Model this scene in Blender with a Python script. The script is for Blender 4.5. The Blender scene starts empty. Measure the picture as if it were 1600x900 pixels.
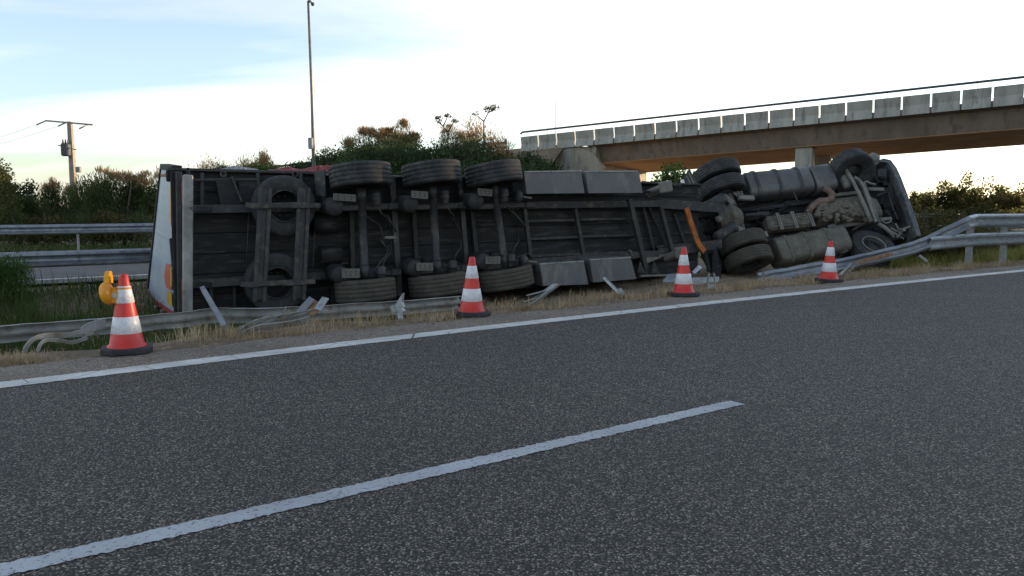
import bpy, math, random
import numpy as np
from mathutils import Vector, Matrix
random.seed(7)
rng = np.random.default_rng(11)
C = bpy.context.scene
COL = C.collection
R_ = math.radians

# ------------------------------------------------------------------ camera, sky, sun, exposure
CAM = Vector((0, 0, 1.4)); F = 1250.0; HZ = 321.0
TH = math.atan((450 - HZ) / F)
cam_d = bpy.data.cameras.new('camera'); cam = bpy.data.objects.new('camera', cam_d); COL.objects.link(cam)
cam.location = CAM; cam.rotation_euler = (math.pi / 2 - TH, 0, 0)
cam_d.sensor_width = 36; cam_d.lens = 36 * F / 1600; cam_d.clip_end = 6000; cam_d.clip_start = .05
C.camera = cam
SUN_AZ, SUN_EL = R_(66), R_(7.0)          # azimuth to the right of the viewing direction
w = bpy.data.worlds.new('World'); C.world = w; w.use_nodes = True
nt = w.node_tree; nt.nodes.clear()
def wn(t, **k):
    n = nt.nodes.new(t)
    for a, b in k.items(): setattr(n, a, b)
    return n
sky = wn('ShaderNodeTexSky', sky_type='NISHITA', sun_disc=False, sun_elevation=SUN_EL, sun_rotation=SUN_AZ, altitude=300, air_density=1.0, dust_density=.6, ozone_density=3.0)
tc = wn('ShaderNodeTexCoord'); sep = wn('ShaderNodeSeparateXYZ'); nt.links.new(tc.outputs['Generated'], sep.inputs[0])
# cloud layer: project the direction on a high plane, stretched streaks of thin cirrus
add = wn('ShaderNodeMath', operation='ADD'); add.inputs[1].default_value = .16; nt.links.new(sep.outputs['Z'], add.inputs[0])
mx = wn('ShaderNodeMath', operation='MAXIMUM'); mx.inputs[1].default_value = .06; nt.links.new(add.outputs[0], mx.inputs[0])
dx = wn('ShaderNodeMath', operation='DIVIDE'); dy = wn('ShaderNodeMath', operation='DIVIDE')
for d, o in ((dx, 'X'), (dy, 'Y')): nt.links.new(sep.outputs[o], d.inputs[0]); nt.links.new(mx.outputs[0], d.inputs[1])
cmb = wn('ShaderNodeCombineXYZ'); nt.links.new(dx.outputs[0], cmb.inputs[0]); nt.links.new(dy.outputs[0], cmb.inputs[1])
mp = wn('ShaderNodeMapping'); mp.inputs['Rotation'].default_value = (0, 0, R_(-28)); mp.inputs['Scale'].default_value = (.36, .95, 1); mp.inputs['Location'].default_value = (.35, .78, 0)
nt.links.new(cmb.outputs[0], mp.inputs[0])
nz = wn('ShaderNodeTexNoise'); nz.inputs['Scale'].default_value = .8; nz.inputs['Detail'].default_value = 6; nz.inputs['Roughness'].default_value = .52; nz.inputs['Distortion'].default_value = .5
nt.links.new(mp.outputs[0], nz.inputs['Vector'])
cr = wn('ShaderNodeValToRGB'); cr.color_ramp.elements[0].position = .44; cr.color_ramp.elements[0].color = (.0, .0, .0, 1); cr.color_ramp.elements[1].position = .62; cr.color_ramp.elements[1].color = (1, 1, 1, 1)
nt.links.new(nz.outputs['Fac'], cr.inputs[0])
# thin cloud is white and takes part of the sky's own brightness
hs = wn('ShaderNodeHueSaturation'); hs.inputs['Saturation'].default_value = .18; hs.inputs['Value'].default_value = 1.72
nt.links.new(sky.outputs[0], hs.inputs['Color'])
hs0 = wn('ShaderNodeHueSaturation'); hs0.inputs['Saturation'].default_value = .66; hs0.inputs['Value'].default_value = 1.42
nt.links.new(sky.outputs[0], hs0.inputs['Color'])
mixc = wn('ShaderNodeMixRGB'); nt.links.new(cr.outputs[0], mixc.inputs[0]); nt.links.new(hs0.outputs[0], mixc.inputs[1]); nt.links.new(hs.outputs[0], mixc.inputs[2])
tint = wn('ShaderNodeMixRGB', blend_type='MULTIPLY'); tint.inputs[0].default_value = 1; tint.inputs[2].default_value = (1.02, .995, .95, 1); nt.links.new(mixc.outputs[0], tint.inputs[1])
bg = wn('ShaderNodeBackground'); bg.inputs['Strength'].default_value = .15
nt.links.new(tint.outputs[0], bg.inputs[0])
out = wn('ShaderNodeOutputWorld'); nt.links.new(bg.outputs[0], out.inputs[0])
sd = bpy.data.lights.new('sun', 'SUN'); sd.energy = 4.6; sd.angle = R_(.5); sd.color = (1, .72, .46)
sun = bpy.data.objects.new('sun', sd); COL.objects.link(sun)
sv = Vector((math.sin(SUN_AZ) * math.cos(SUN_EL), math.cos(SUN_AZ) * math.cos(SUN_EL), math.sin(SUN_EL)))
sun.rotation_euler = sv.to_track_quat('Z', 'Y').to_euler(); sun.location = (60, 60, 40)
vs = C.view_settings; vs.view_transform = 'Standard'; vs.look = 'None'; vs.gamma = 1; vs.exposure = 1.0; vs.use_curve_mapping = False
C.cycles.max_bounces = 5; C.cycles.diffuse_bounces = 3; C.cycles.transmission_bounces = 2; C.cycles.transparent_max_bounces = 4

# ------------------------------------------------------------------ layout helpers (metres)
cT, sT = math.cos(TH), math.sin(TH)
def ray(px, py):
    a, b = (px - 800) / F, (450 - py) / F
    return Vector((a, cT + b * sT, b * cT - sT))
def at(px, py, Y):                       # point seen at a pixel, Y metres ahead
    d = ray(px, py); return CAM + d * (Y / d.y)
def gz(px, py, z=0.0):                   # point seen at a pixel, on height z
    d = ray(px, py); return CAM + d * ((z - CAM.z) / d.z)
ROT = math.atan((2491 - 800) / F); RS, RC = math.sin(ROT), math.cos(ROT)
def rp(s, p, z=0.0): return Vector((s * RS - p * RC, s * RC + p * RS, z))        # along / across the motorway
def sp(v): return (v.x * RS + v.y * RC, -v.x * RC + v.y * RS)
def rot3(rx, ry, rz): return Matrix.Rotation(rz, 3, 'Z') @ Matrix.Rotation(ry, 3, 'Y') @ Matrix.Rotation(rx, 3, 'X')

# ------------------------------------------------------------------ mesh helpers
class MB:
    def __init__(s): s.v = []; s.f = []; s.sm = []
    def add(s, vs_, fs, smooth=False):
        n = len(s.v); s.v += [tuple(x) for x in vs_]; s.f += [tuple(i + n for i in f) for f in fs]; s.sm += [smooth] * len(fs); return s
    def box(s, c, size, rot=None, bev=None):
        hx, hy, hz = (x / 2 for x in size); b = min(hx, hy, hz) * .3 if bev is None else min(bev, min(hx, hy, hz) * .9)
        P = {}
        vs_ = []
        for sx in (-1, 1):
            for sy in (-1, 1):
                for sz in (-1, 1):
                    for ax in range(3):
                        q = [sx * (hx - b), sy * (hy - b), sz * (hz - b)]
                        q[ax] = (sx * hx, sy * hy, sz * hz)[ax]
                        P[(sx, sy, sz, ax)] = len(vs_); vs_.append(Vector(q))
        fs = []
        S = (-1, 1)
        for g in S:
            fs += [[P[(g, a, b_, 0)] for a, b_ in ((-1, -1), (1, -1), (1, 1), (-1, 1))][::g],
                   [P[(a, g, b_, 1)] for a, b_ in ((-1, -1), (-1, 1), (1, 1), (1, -1))][::g],
                   [P[(a, b_, g, 2)] for a, b_ in ((-1, -1), (1, -1), (1, 1), (-1, 1))][::g]]
        for a in S:
            for b_ in S:
                fs += [[P[(a, b_, -1, 0)], P[(a, b_, 1, 0)], P[(a, b_, 1, 1)], P[(a, b_, -1, 1)]],
                       [P[(a, -1, b_, 0)], P[(a, 1, b_, 0)], P[(a, 1, b_, 2)], P[(a, -1, b_, 2)]],
                       [P[(-1, a, b_, 1)], P[(1, a, b_, 1)], P[(1, a, b_, 2)], P[(-1, a, b_, 2)]]]
        for a in S:
            for b_ in S:
                for g in S: fs.append([P[(a, b_, g, k)] for k in range(3)])
        c = Vector(c)
        vs_ = [(rot @ x if rot is not None else x) + c for x in vs_]
        return s.add(vs_, fs)
    def bar(s, a, b, wd, th, up=(0, 1, 0), bev=None):          # box from a to b; th along `up`
        a, b = Vector(a), Vector(b); d = b - a; L = d.length; x = d.normalized(); u = Vector(up); y = (u - x * u.dot(x)).normalized(); z = x.cross(y)
        return s.box((a + b) / 2, (L, th, wd), Matrix((x, y, z)).transposed(), bev)
    def channel(s, a, b, wd, dp, t=.012, up=(0, 1, 0)):        # C section, web towards -up, flanges towards +up
        a, b = Vector(a), Vector(b); x = (b - a).normalized(); u = Vector(up); y = (u - x * u.dot(x)).normalized(); z = x.cross(y)
        s.bar(a, b, wd, t, up, t * .2)
        for k in (-1, 1):
            o = z * (k * (wd / 2 - t / 2)) + y * (dp / 2 + t / 2 + .0005)
            s.bar(a + o, b + o, t, dp, up, t * .2)
        return s
    def tube(s, pts, r, n=10, caps=True, smooth=True):
        pts = [Vector(p) for p in pts]; rs = r if isinstance(r, (list, tuple)) else [r] * len(pts)
        base = len(s.v); ref = None
        for i, p in enumerate(pts):
            t = (pts[min(i + 1, len(pts) - 1)] - pts[max(i - 1, 0)]).normalized()
            if ref is None: ref = t.orthogonal().normalized()
            ref = (ref - t * ref.dot(t)).normalized(); q = t.cross(ref)
            for k in range(n):
                a = 2 * math.pi * k / n; s.v.append(tuple(p + (ref * math.cos(a) + q * math.sin(a)) * rs[i]))
        for i in range(len(pts) - 1):
            for k in range(n):
                s.f.append((base + i * n + k, base + i * n + (k + 1) % n, base + (i + 1) * n + (k + 1) % n, base + (i + 1) * n + k)); s.sm.append(smooth)
        if caps:
            s.f.append(tuple(base + k for k in range(n))[::-1]); s.sm.append(False)
            s.f.append(tuple(base + (len(pts) - 1) * n + k for k in range(n))); s.sm.append(False)
        return s
    def lathe(s, prof, n=32, mtx=None, closed=False, smooth=True, a0=0, a1=2 * math.pi):       # prof (r, z)
        base = len(s.v); m = len(prof); full = abs(a1 - a0 - 2 * math.pi) < 1e-6; cnt = n if full else n + 1
        for k in range(cnt):
            a = a0 + (a1 - a0) * k / n
            for r, z in prof:
                p = Vector((r * math.cos(a), r * math.sin(a), z)); s.v.append(tuple(mtx @ p if mtx is not None else p))
        for k in range(n):
            k2 = (k + 1) % cnt
            for j in range(m if closed else m - 1):
                j2 = (j + 1) % m
                s.f.append((base + k * m + j, base + k2 * m + j, base + k2 * m + j2, base + k * m + j2)); s.sm.append(smooth)
        return s
    def prism(s, poly, a, b):              # poly: list of 3D points; extruded by vector from offset a to b
        a, b = Vector(a), Vector(b); n = len(poly); P = [Vector(p) for p in poly]
        fs = [tuple(range(n))[::-1], tuple(range(n, 2 * n))] + [(i, (i + 1) % n, n + (i + 1) % n, n + i) for i in range(n)]
        return s.add([p + a for p in P] + [p + b for p in P], fs)
    def loft(s, rings, closed=True, caps=True, smooth=False):
        base = len(s.v); m = len(rings[0])
        for r in rings: s.v += [tuple(p) for p in r]
        for i in range(len(rings) - 1):
            for k in range(m if closed else m - 1):
                s.f.append((base + i * m + k, base + i * m + (k + 1) % m, base + (i + 1) * m + (k + 1) % m, base + (i + 1) * m + k)); s.sm.append(smooth)
        if caps and closed:
            s.f.append(tuple(base + k for k in range(m))[::-1]); s.f.append(tuple(base + (len(rings) - 1) * m + k for k in range(m))); s.sm += [False, False]
        return s
    def build(s, name, m, parent=None):
        me = bpy.data.meshes.new(name); me.from_pydata(s.v, [], s.f)
        me.polygons.foreach_set('use_smooth', s.sm); me.materials.append(m); me.update()
        import bmesh
        b = bmesh.new(); b.from_mesh(me); bmesh.ops.recalc_face_normals(b, faces=b.faces); b.to_mesh(me); b.free()
        return link(name, me, parent)
def link(name, me, parent=None):
    o = bpy.data.objects.new(name, me); COL.objects.link(o)
    if parent is not None: o.parent = parent
    return o
def np_mesh(name, V, Fq, m, parent=None, smooth=False):       # V (n,3), Fq (k,4) or (k,3)
    me = bpy.data.meshes.new(name); k = Fq.shape[1]
    me.vertices.add(len(V)); me.vertices.foreach_set('co', V.astype(np.float32).ravel())
    me.loops.add(Fq.size); me.loops.foreach_set('vertex_index', Fq.astype(np.int32).ravel())
    me.polygons.add(len(Fq)); me.polygons.foreach_set('loop_start', np.arange(0, Fq.size, k, dtype=np.int32))
    try: me.polygons.foreach_set('loop_total', np.full(len(Fq), k, dtype=np.int32))
    except Exception: pass
    if smooth: me.polygons.foreach_set('use_smooth', np.ones(len(Fq), dtype=bool))
    me.materials.append(m); me.update(calc_edges=True); me.validate()
    return link(name, me, parent)
def tag(o, label=None, cat=None, group=None, kind=None):
    if label: o['label'] = label
    if cat: o['category'] = cat
    if group: o['group'] = group
    if kind: o['kind'] = kind
    return o
def empty(name, loc=(0, 0, 0), rz=0.0, parent=None):
    o = bpy.data.objects.new(name, None); COL.objects.link(o); o.location = loc; o.rotation_euler = (0, 0, rz); o.empty_display_size = .2
    if parent is not None: o.parent = parent
    return o
KIDS = {}
def copy_tree(o, parent=None):
    c = o.copy(); COL.objects.link(c); c.parent = parent
    for ch in [x for x in bpy.data.objects if x.parent == o]: copy_tree(ch, c)
    return c

# ------------------------------------------------------------------ materials
def mat(name, c1, c2=None, scale=3.0, rough=.7, metal=0.0, bump=0.0, bscale=40.0, c3=None, s3=14.0, lo=.4, hi=.62, coord='Object', stretch=(1, 1, 1), lo3=.52, hi3=.66, rough2=None):
    m = bpy.data.materials.new(name); m.use_nodes = True; t = m.node_tree; b = t.nodes['Principled BSDF']
    b.inputs['Roughness'].default_value = rough; b.inputs['Metallic'].default_value = metal
    co = t.nodes.new('ShaderNodeTexCoord'); mp_ = t.nodes.new('ShaderNodeMapping'); mp_.inputs['Scale'].default_value = stretch
    t.links.new(co.outputs[coord], mp_.inputs[0])
    def noise(sc, lo_, hi_, det=7, rg=.6):
        n = t.nodes.new('ShaderNodeTexNoise'); n.inputs['Scale'].default_value = sc; n.inputs['Detail'].default_value = det; n.inputs['Roughness'].default_value = rg
        t.links.new(mp_.outputs[0], n.inputs['Vector'])
        r = t.nodes.new('ShaderNodeMapRange'); r.inputs[1].default_value = lo_; r.inputs[2].default_value = hi_; t.links.new(n.outputs['Fac'], r.inputs[0]); return r.outputs[0], n.outputs['Fac']
    if c2 is None: c2 = tuple(x * .75 for x in c1)
    f, _ = noise(scale, lo, hi)
    mxn = t.nodes.new('ShaderNodeMixRGB'); mxn.inputs[1].default_value = (*c1, 1); mxn.inputs[2].default_value = (*c2, 1); t.links.new(f, mxn.inputs[0]); last = mxn.outputs[0]
    if c3 is not None:
        f3, _ = noise(s3, lo3, hi3)
        m3 = t.nodes.new('ShaderNodeMixRGB'); m3.inputs[2].default_value = (*c3, 1); t.links.new(f3, m3.inputs[0]); t.links.new(last, m3.inputs[1]); last = m3.outputs[0]
    t.links.new(last, b.inputs['Base Color'])
    if rough2 is not None:
        rr = t.nodes.new('ShaderNodeMapRange'); rr.inputs[3].default_value = rough; rr.inputs[4].default_value = rough2; t.links.new(f, rr.inputs[0]); t.links.new(rr.outputs[0], b.inputs['Roughness'])
    if bump:
        bn = t.nodes.new('ShaderNodeBump'); bn.inputs['Strength'].default_value = bump; bn.inputs['Distance'].default_value = .02
        n2 = t.nodes.new('ShaderNodeTexNoise'); n2.inputs['Scale'].default_value = bscale; n2.inputs['Detail'].default_value = 5; t.links.new(mp_.outputs[0], n2.inputs['Vector'])
        t.links.new(n2.outputs['Fac'], bn.inputs['Height']); t.links.new(bn.outputs[0], b.inputs['Normal'])
    return m
def leaf_mat(name, cols, scale=.9, trans=.35):
    m = bpy.data.materials.new(name); m.use_nodes = True; t = m.node_tree; t.nodes.clear()
    g = t.nodes.new('ShaderNodeNewGeometry'); co = t.nodes.new('ShaderNodeTexCoord')
    n = t.nodes.new('ShaderNodeTexNoise'); n.inputs['Scale'].default_value = scale; n.inputs['Detail'].default_value = 3; t.links.new(co.outputs['Object'], n.inputs['Vector'])
    a = t.nodes.new('ShaderNodeMath'); a.operation = 'MULTIPLY_ADD'; a.inputs[1].default_value = .45; t.links.new(g.outputs['Random Per Island'], a.inputs[0])
    mr = t.nodes.new('ShaderNodeMapRange'); mr.inputs[1].default_value = .33; mr.inputs[2].default_value = .67; mr.inputs[3].default_value = 0; mr.inputs[4].default_value = .6; t.links.new(n.outputs['Fac'], mr.inputs[0])
    t.links.new(mr.outputs[0], a.inputs[2])
    r = t.nodes.new('ShaderNodeValToRGB'); e = r.color_ramp.elements
    while len(e) < len(cols): e.new(.5)
    for i, c in enumerate(cols): e[i].position = i / (len(cols) - 1); e[i].color = (*c, 1)
    t.links.new(a.outputs[0], r.inputs[0])
    d = t.nodes.new('ShaderNodeBsdfDiffuse'); tr = t.nodes.new('ShaderNodeBsdfTranslucent'); mxs = t.nodes.new('ShaderNodeMixShader'); mxs.inputs[0].default_value = trans
    t.links.new(r.outputs[0], d.inputs[0]); t.links.new(r.outputs[0], tr.inputs[0]); t.links.new(d.outputs[0], mxs.inputs[1]); t.links.new(tr.outputs[0], mxs.inputs[2])
    o = t.nodes.new('ShaderNodeOutputMaterial'); t.links.new(mxs.outputs[0], o.inputs[0]); return m

def asphalt(name, stones, binder, big, cell=95.0, bump=.55):
    m = bpy.data.materials.new(name); m.use_nodes = True; t = m.node_tree; b = t.nodes['Principled BSDF']; N = t.nodes.new; Lk = t.links.new
    b.inputs['Roughness'].default_value = .75
    co = N('ShaderNodeTexCoord')
    wob = N('ShaderNodeTexNoise'); wob.inputs['Scale'].default_value = 60; Lk(co.outputs['Object'], wob.inputs['Vector'])
    wadd = N('ShaderNodeMixRGB'); wadd.blend_type = 'ADD'; wadd.inputs[0].default_value = .012; Lk(co.outputs['Object'], wadd.inputs[1]); Lk(wob.outputs['Color'], wadd.inputs[2])
    v = N('ShaderNodeTexVoronoi'); v.inputs['Scale'].default_value = cell; v.inputs['Randomness'].default_value = 1; Lk(wadd.outputs[0], v.inputs['Vector'])
    sepc = N('ShaderNodeSeparateColor'); Lk(v.outputs['Color'], sepc.inputs[0])
    r = N('ShaderNodeValToRGB'); e = r.color_ramp.elements
    while len(e) < len(stones): e.new(.5)
    for i, (p_, c) in enumerate(stones): e[i].position = p_; e[i].color = (*c, 1)
    Lk(sepc.outputs[0], r.inputs[0])
    # binder shows in the gaps between the chippings, whose tops sit at different heights
    dm = N('ShaderNodeMapRange'); dm.inputs[1].default_value = .34; dm.inputs[2].default_value = .60; Lk(v.outputs['Distance'], dm.inputs[0])
    low = N('ShaderNodeMapRange'); low.inputs[1].default_value = .14; low.inputs[2].default_value = .22; low.inputs[3].default_value = 1; low.inputs[4].default_value = 0; Lk(sepc.outputs[1], low.inputs[0])
    mxm = N('ShaderNodeMath'); mxm.operation = 'MAXIMUM'; Lk(dm.outputs[0], mxm.inputs[0]); Lk(low.outputs[0], mxm.inputs[1])
    mb = N('ShaderNodeMixRGB'); mb.inputs[2].default_value = (*binder, 1); Lk(mxm.outputs[0], mb.inputs[0]); Lk(r.outputs[0], mb.inputs[1])
    # wear along the lanes and soft patches
    rot = N('ShaderNodeMapping'); rot.inputs['Rotation'].default_value = (0, 0, -(math.pi / 2 - ROT)); rot.inputs['Scale'].default_value = (.05, .9, 1)
    # object X axis turned onto the carriageway
    Lk(co.outputs['Object'], rot.inputs[0])
    n1 = N('ShaderNodeTexNoise'); n1.inputs['Scale'].default_value = 1.1; n1.inputs['Detail'].default_value = 4; Lk(rot.outputs[0], n1.inputs['Vector'])
    n2 = N('ShaderNodeTexNoise'); n2.inputs['Scale'].default_value = .7; n2.inputs['Detail'].default_value = 6; Lk(co.outputs['Object'], n2.inputs['Vector'])
    av = N('ShaderNodeMath'); av.operation = 'ADD'; Lk(n1.outputs['Fac'], av.inputs[0]); Lk(n2.outputs['Fac'], av.inputs[1])
    mr = N('ShaderNodeMapRange'); mr.inputs[1].default_value = .72; mr.inputs[2].default_value = 1.28; mr.inputs[3].default_value = 1 - big; mr.inputs[4].default_value = 1 + big; Lk(av.outputs[0], mr.inputs[0])
    ml = N('ShaderNodeMixRGB'); ml.blend_type = 'MULTIPLY'; ml.inputs[0].default_value = 1; Lk(mb.outputs[0], ml.inputs[1]); Lk(mr.outputs[0], ml.inputs[2])
    v2 = N('ShaderNodeTexVoronoi'); v2.inputs['Scale'].default_value = cell * .36; Lk(wadd.outputs[0], v2.inputs['Vector'])
    sp2 = N('ShaderNodeSeparateColor'); Lk(v2.outputs['Color'], sp2.inputs[0])
    m2 = N('ShaderNodeMapRange'); m2.inputs[3].default_value = .80; m2.inputs[4].default_value = 1.22; Lk(sp2.outputs[0], m2.inputs[0])
    ml2 = N('ShaderNodeMixRGB'); ml2.blend_type = 'MULTIPLY'; ml2.inputs[0].default_value = 1; Lk(ml.outputs[0], ml2.inputs[1]); Lk(m2.outputs[0], ml2.inputs[2])
    Lk(ml2.outputs[0], b.inputs['Base Color'])
    bn = N('ShaderNodeBump'); bn.inputs['Strength'].default_value = bump; bn.inputs['Distance'].default_value = .008; bn.invert = True
    sm_ = N('ShaderNodeMath'); sm_.operation = 'ADD'; Lk(v.outputs['Distance'], sm_.inputs[0]); Lk(low.outputs[0], sm_.inputs[1]); Lk(sm_.outputs[0], bn.inputs['Height']); Lk(bn.outputs[0], b.inputs['Normal'])
    return m

def paint_line(name, col, worn, scale=30.0, cut=.62, crack=1.6):
    m = bpy.data.materials.new(name); m.use_nodes = True; t = m.node_tree; b = t.nodes['Principled BSDF']; N = t.nodes.new; Lk = t.links.new
    b.inputs['Roughness'].default_value = .6
    co = N('ShaderNodeTexCoord')
    n = N('ShaderNodeTexNoise'); n.inputs['Scale'].default_value = scale; n.inputs['Detail'].default_value = 8; n.inputs['Roughness'].default_value = .7; Lk(co.outputs['Object'], n.inputs['Vector'])
    r = N('ShaderNodeMapRange'); r.inputs[1].default_value = cut; r.inputs[2].default_value = cut + .07; Lk(n.outputs['Fac'], r.inputs[0])
    n3 = N('ShaderNodeTexNoise'); n3.inputs['Scale'].default_value = 2.2; n3.inputs['Detail'].default_value = 6; Lk(co.outputs['Object'], n3.inputs['Vector'])
    g = N('ShaderNodeValToRGB'); g.color_ramp.elements[0].position = .3; g.color_ramp.elements[0].color = (*[x * .72 for x in col], 1); g.color_ramp.elements[1].position = .62; g.color_ramp.elements[1].color = (*col, 1); Lk(n3.outputs['Fac'], g.inputs[0])
    # cracks across the paint
    wv = N('ShaderNodeTexVoronoi'); wv.feature = 'DISTANCE_TO_EDGE'; wv.inputs['Scale'].default_value = crack; Lk(co.outputs['Object'], wv.inputs['Vector'])
    cw = N('ShaderNodeMapRange'); cw.inputs[1].default_value = .002 * crack; cw.inputs[2].default_value = .006 * crack + .0001; cw.inputs[3].default_value = 1 if crack else 0; cw.inputs[4].default_value = 0; Lk(wv.outputs['Distance'], cw.inputs[0])
    mxm = N('ShaderNodeMath'); mxm.operation = 'MAXIMUM'; Lk(r.outputs[0], mxm.inputs[0]); Lk(cw.outputs[0], mxm.inputs[1])
    mb = N('ShaderNodeMixRGB'); mb.inputs[2].default_value = (*worn, 1); Lk(mxm.outputs[0], mb.inputs[0]); Lk(g.outputs[0], mb.inputs[1]); Lk(mb.outputs[0], b.inputs['Base Color'])
    v = N('ShaderNodeTexVoronoi'); v.inputs['Scale'].default_value = 95; Lk(co.outputs['Object'], v.inputs['Vector'])
    bn = N('ShaderNodeBump'); bn.inputs['Strength'].default_value = .35; bn.inputs['Distance'].default_value = .006; bn.invert = True; Lk(v.outputs['Distance'], bn.inputs['Height']); Lk(bn.outputs[0], b.inputs['Normal'])
    return m

M = {}
M['asphalt'] = asphalt('asphalt', [(0, (.026, .0225, .019)), (.3, (.085, .0735, .060)), (.6, (.190, .166, .134)), (.9, (.31, .274, .225)), (1, (.46, .42, .36))], (.009, .008, .0072), .10, 90, 1.0)
M['shoulder'] = asphalt('shoulder asphalt', [(0, (.14, .112, .084)), (.4, (.25, .205, .155)), (.8, (.35, .292, .225)), (1, (.48, .42, .35))], (.11, .088, .068), .25, 75, .5)
M['asphalt_far'] = mat('pale asphalt', (.115, .11, .105), (.09, .086, .083), 2, .85, bump=.3, bscale=80)
M['paint'] = paint_line('white road paint', (.62, .62, .60), (.09, .085, .08), 34, .6)
M['paint_dash'] = paint_line('old white road paint', (.43, .45, .485), (.07, .07, .07), 48, .555, 0)
M['ground'] = mat('dry soil', (.20, .15, .10), (.115, .088, .06), .8, .95, bump=.7, bscale=22, c3=(.27, .21, .12), s3=5)
M['verge'] = mat('verge soil', (.20, .15, .105), (.12, .09, .063), 2.5, .95, bump=.9, bscale=30, c3=(.30, .24, .165), s3=9)
M['straw'] = leaf_mat('dry straw', [(.17, .12, .07), (.38, .295, .185), (.60, .50, .345)], 2.5, .3)
M['greengrass'] = leaf_mat('green weeds', [(.025, .042, .015), (.06, .095, .03), (.15, .165, .06)], 1.2, .4)
M['yellowgrass'] = leaf_mat('yellowing grass', [(.10, .11, .03), (.24, .24, .07), (.40, .36, .13)], 1.2, .5)
M['galv'] = mat('galvanised steel', (.40, .43, .45), (.30, .33, .35), 5, .48, .55, bump=.12, bscale=30, c3=(.20, .21, .22), s3=11)
M['galv_old'] = mat('dusty galvanised steel', (.34, .35, .34), (.24, .25, .25), 4, .6, .3, bump=.2, bscale=25, c3=(.20, .18, .145), s3=7, rough2=.8)
M['galv_blue'] = mat('scraped galvanised steel', (.25, .28, .32), (.15, .17, .205), 3, .5, .4, bump=.2, bscale=18, c3=(.22, .195, .155), s3=9)
M['galv_skytint'] = mat('sky tinted galvanised steel', (.27, .30, .345), (.20, .225, .265), 3, .45, .55, bump=.1, bscale=30, c3=(.15, .16, .18), s3=9)  # darker, bluer tone: the sky's reflection put into the steel's colour
M['rusty'] = mat('rusty steel', (.30, .16, .075), (.18, .095, .05), 9, .85, .1, bump=.3, c3=(.36, .27, .18), s3=20)
M['rubber'] = mat('dusty tyre rubber', (.022, .023, .025), (.040, .041, .042), 4, .78, bump=.25, bscale=60, c3=(.06, .058, .054), s3=9)
M['rubber_dust'] = mat('earthy tyre rubber', (.060, .054, .045), (.085, .075, .060), 4, .9, bump=.3, bscale=60, c3=(.045, .043, .04), s3=10)
M['rubber_blk'] = mat('black rubber', (.016, .016, .018), (.03, .03, .033), 6, .7, bump=.15)
M['chassis'] = mat('dusty chassis paint', (.030, .031, .033), (.046, .0455, .045), 2.5, .62, .1, bump=.15, c3=(.095, .089, .08), s3=6, lo3=.55, hi3=.75)
M['chassis_lt'] = mat('grey chassis steel', (.046, .049, .053), (.031, .033, .036), 3, .58, .15, bump=.15, c3=(.105, .092, .073), s3=7)
M['black'] = mat('black underbody', (.011, .012, .013), (.019, .019, .020), 2, .8, bump=.2)
M['floor'] = mat('dark trailer floor', (.010, .011, .013), (.018, .018, .020), 1.6, .75, bump=.12, c3=(.048, .047, .046), s3=5, stretch=(.5, 1, 3))
M['palletbox'] = mat('grey pallet box steel', (.145, .148, .155), (.11, .113, .12), 1.8, .55, .1, bump=.05, bscale=12, c3=(.19, .188, .182), s3=4, stretch=(1, 1, .5))
M['plate'] = mat('pale mounting plate', (.14, .135, .12), (.10, .096, .086), 8, .7, bump=.1)
M['tank_lo'] = mat('earth stained tank', (.135, .126, .10), (.097, .09, .072), 3, .6, .25, bump=.08, bscale=20, c3=(.17, .155, .125), s3=9)
M['tank_hi'] = mat('dull aluminium tank', (.135, .137, .137), (.095, .097, .098), 2.5, .5, .4, bump=.06, bscale=14, c3=(.11, .11, .105), s3=8)
M['cast'] = mat('dirty cast iron', (.13, .115, .09), (.075, .068, .058), 7, .8, .05, bump=.22, bscale=26, c3=(.19, .165, .125), s3=13)
M['strut'] = mat('dirty grey steel strut', (.21, .20, .175), (.145, .14, .125), 6, .65, .1, bump=.15)
M['rustpipe'] = mat('rust brown pipe', (.20, .135, .11), (.13, .085, .07), 8, .75, .1, bump=.2)
M['orange'] = mat('worn orange paint', (.50, .15, .02), (.36, .09, .015), 6, .6, bump=.1, c3=(.16, .09, .05), s3=15)
M['red'] = mat('red curtain', (.24, .042, .038), (.13, .026, .028), 3, .6, bump=.2, bscale=8)
M['purple'] = mat('grey torn tarpaulin', (.26, .265, .285), (.14, .125, .13), 5, .6, bump=.3, bscale=9)
M['lamp_red'] = mat('red lamp plastic', (.45, .03, .03), (.35, .02, .025), 8, .3)
M['lamp_white'] = mat('white lamp plastic', (.7, .68, .68), (.6, .58, .58), 8, .3)
M['door'] = mat('pale grey trailer door', (.36, .41, .47), (.30, .345, .40), 1.2, .45, 0, bump=.05, bscale=6, c3=(.25, .275, .31), s3=6, lo3=.58, hi3=.8)
M['redtrim'] = mat('red edge trim', (.42, .045, .05), (.30, .03, .035), 5, .5)
M['marker_red'] = mat('orange red marker film', (.55, .13, .06), (.45, .10, .05), 6, .4)
M['marker_yel'] = mat('amber marker film', (.62, .36, .035), (.50, .28, .03), 6, .4)
M['bumper'] = mat('pale bumper bar', (.33, .34, .335), (.20, .20, .19), 3, .55, .2, bump=.12, c3=(.06, .062, .065), s3=5, lo3=.60, hi3=.68)
M['cab'] = mat('dark blue grey cab paint', (.075, .085, .105), (.12, .12, .12), 4, .5, .1, bump=.25, bscale=12, c3=(.20, .195, .18), s3=12)
M['cone_red'] = mat('red cone plastic', (.60, .032, .022), (.50, .026, .02), 7, .45, c3=(.30, .035, .03), s3=17, lo3=.6, hi3=.7)
M['cone_white'] = mat('white reflective band', (.72, .73, .76), (.60, .61, .65), 30, .35, bump=.05, c3=(.50, .51, .54), s3=50)
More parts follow.
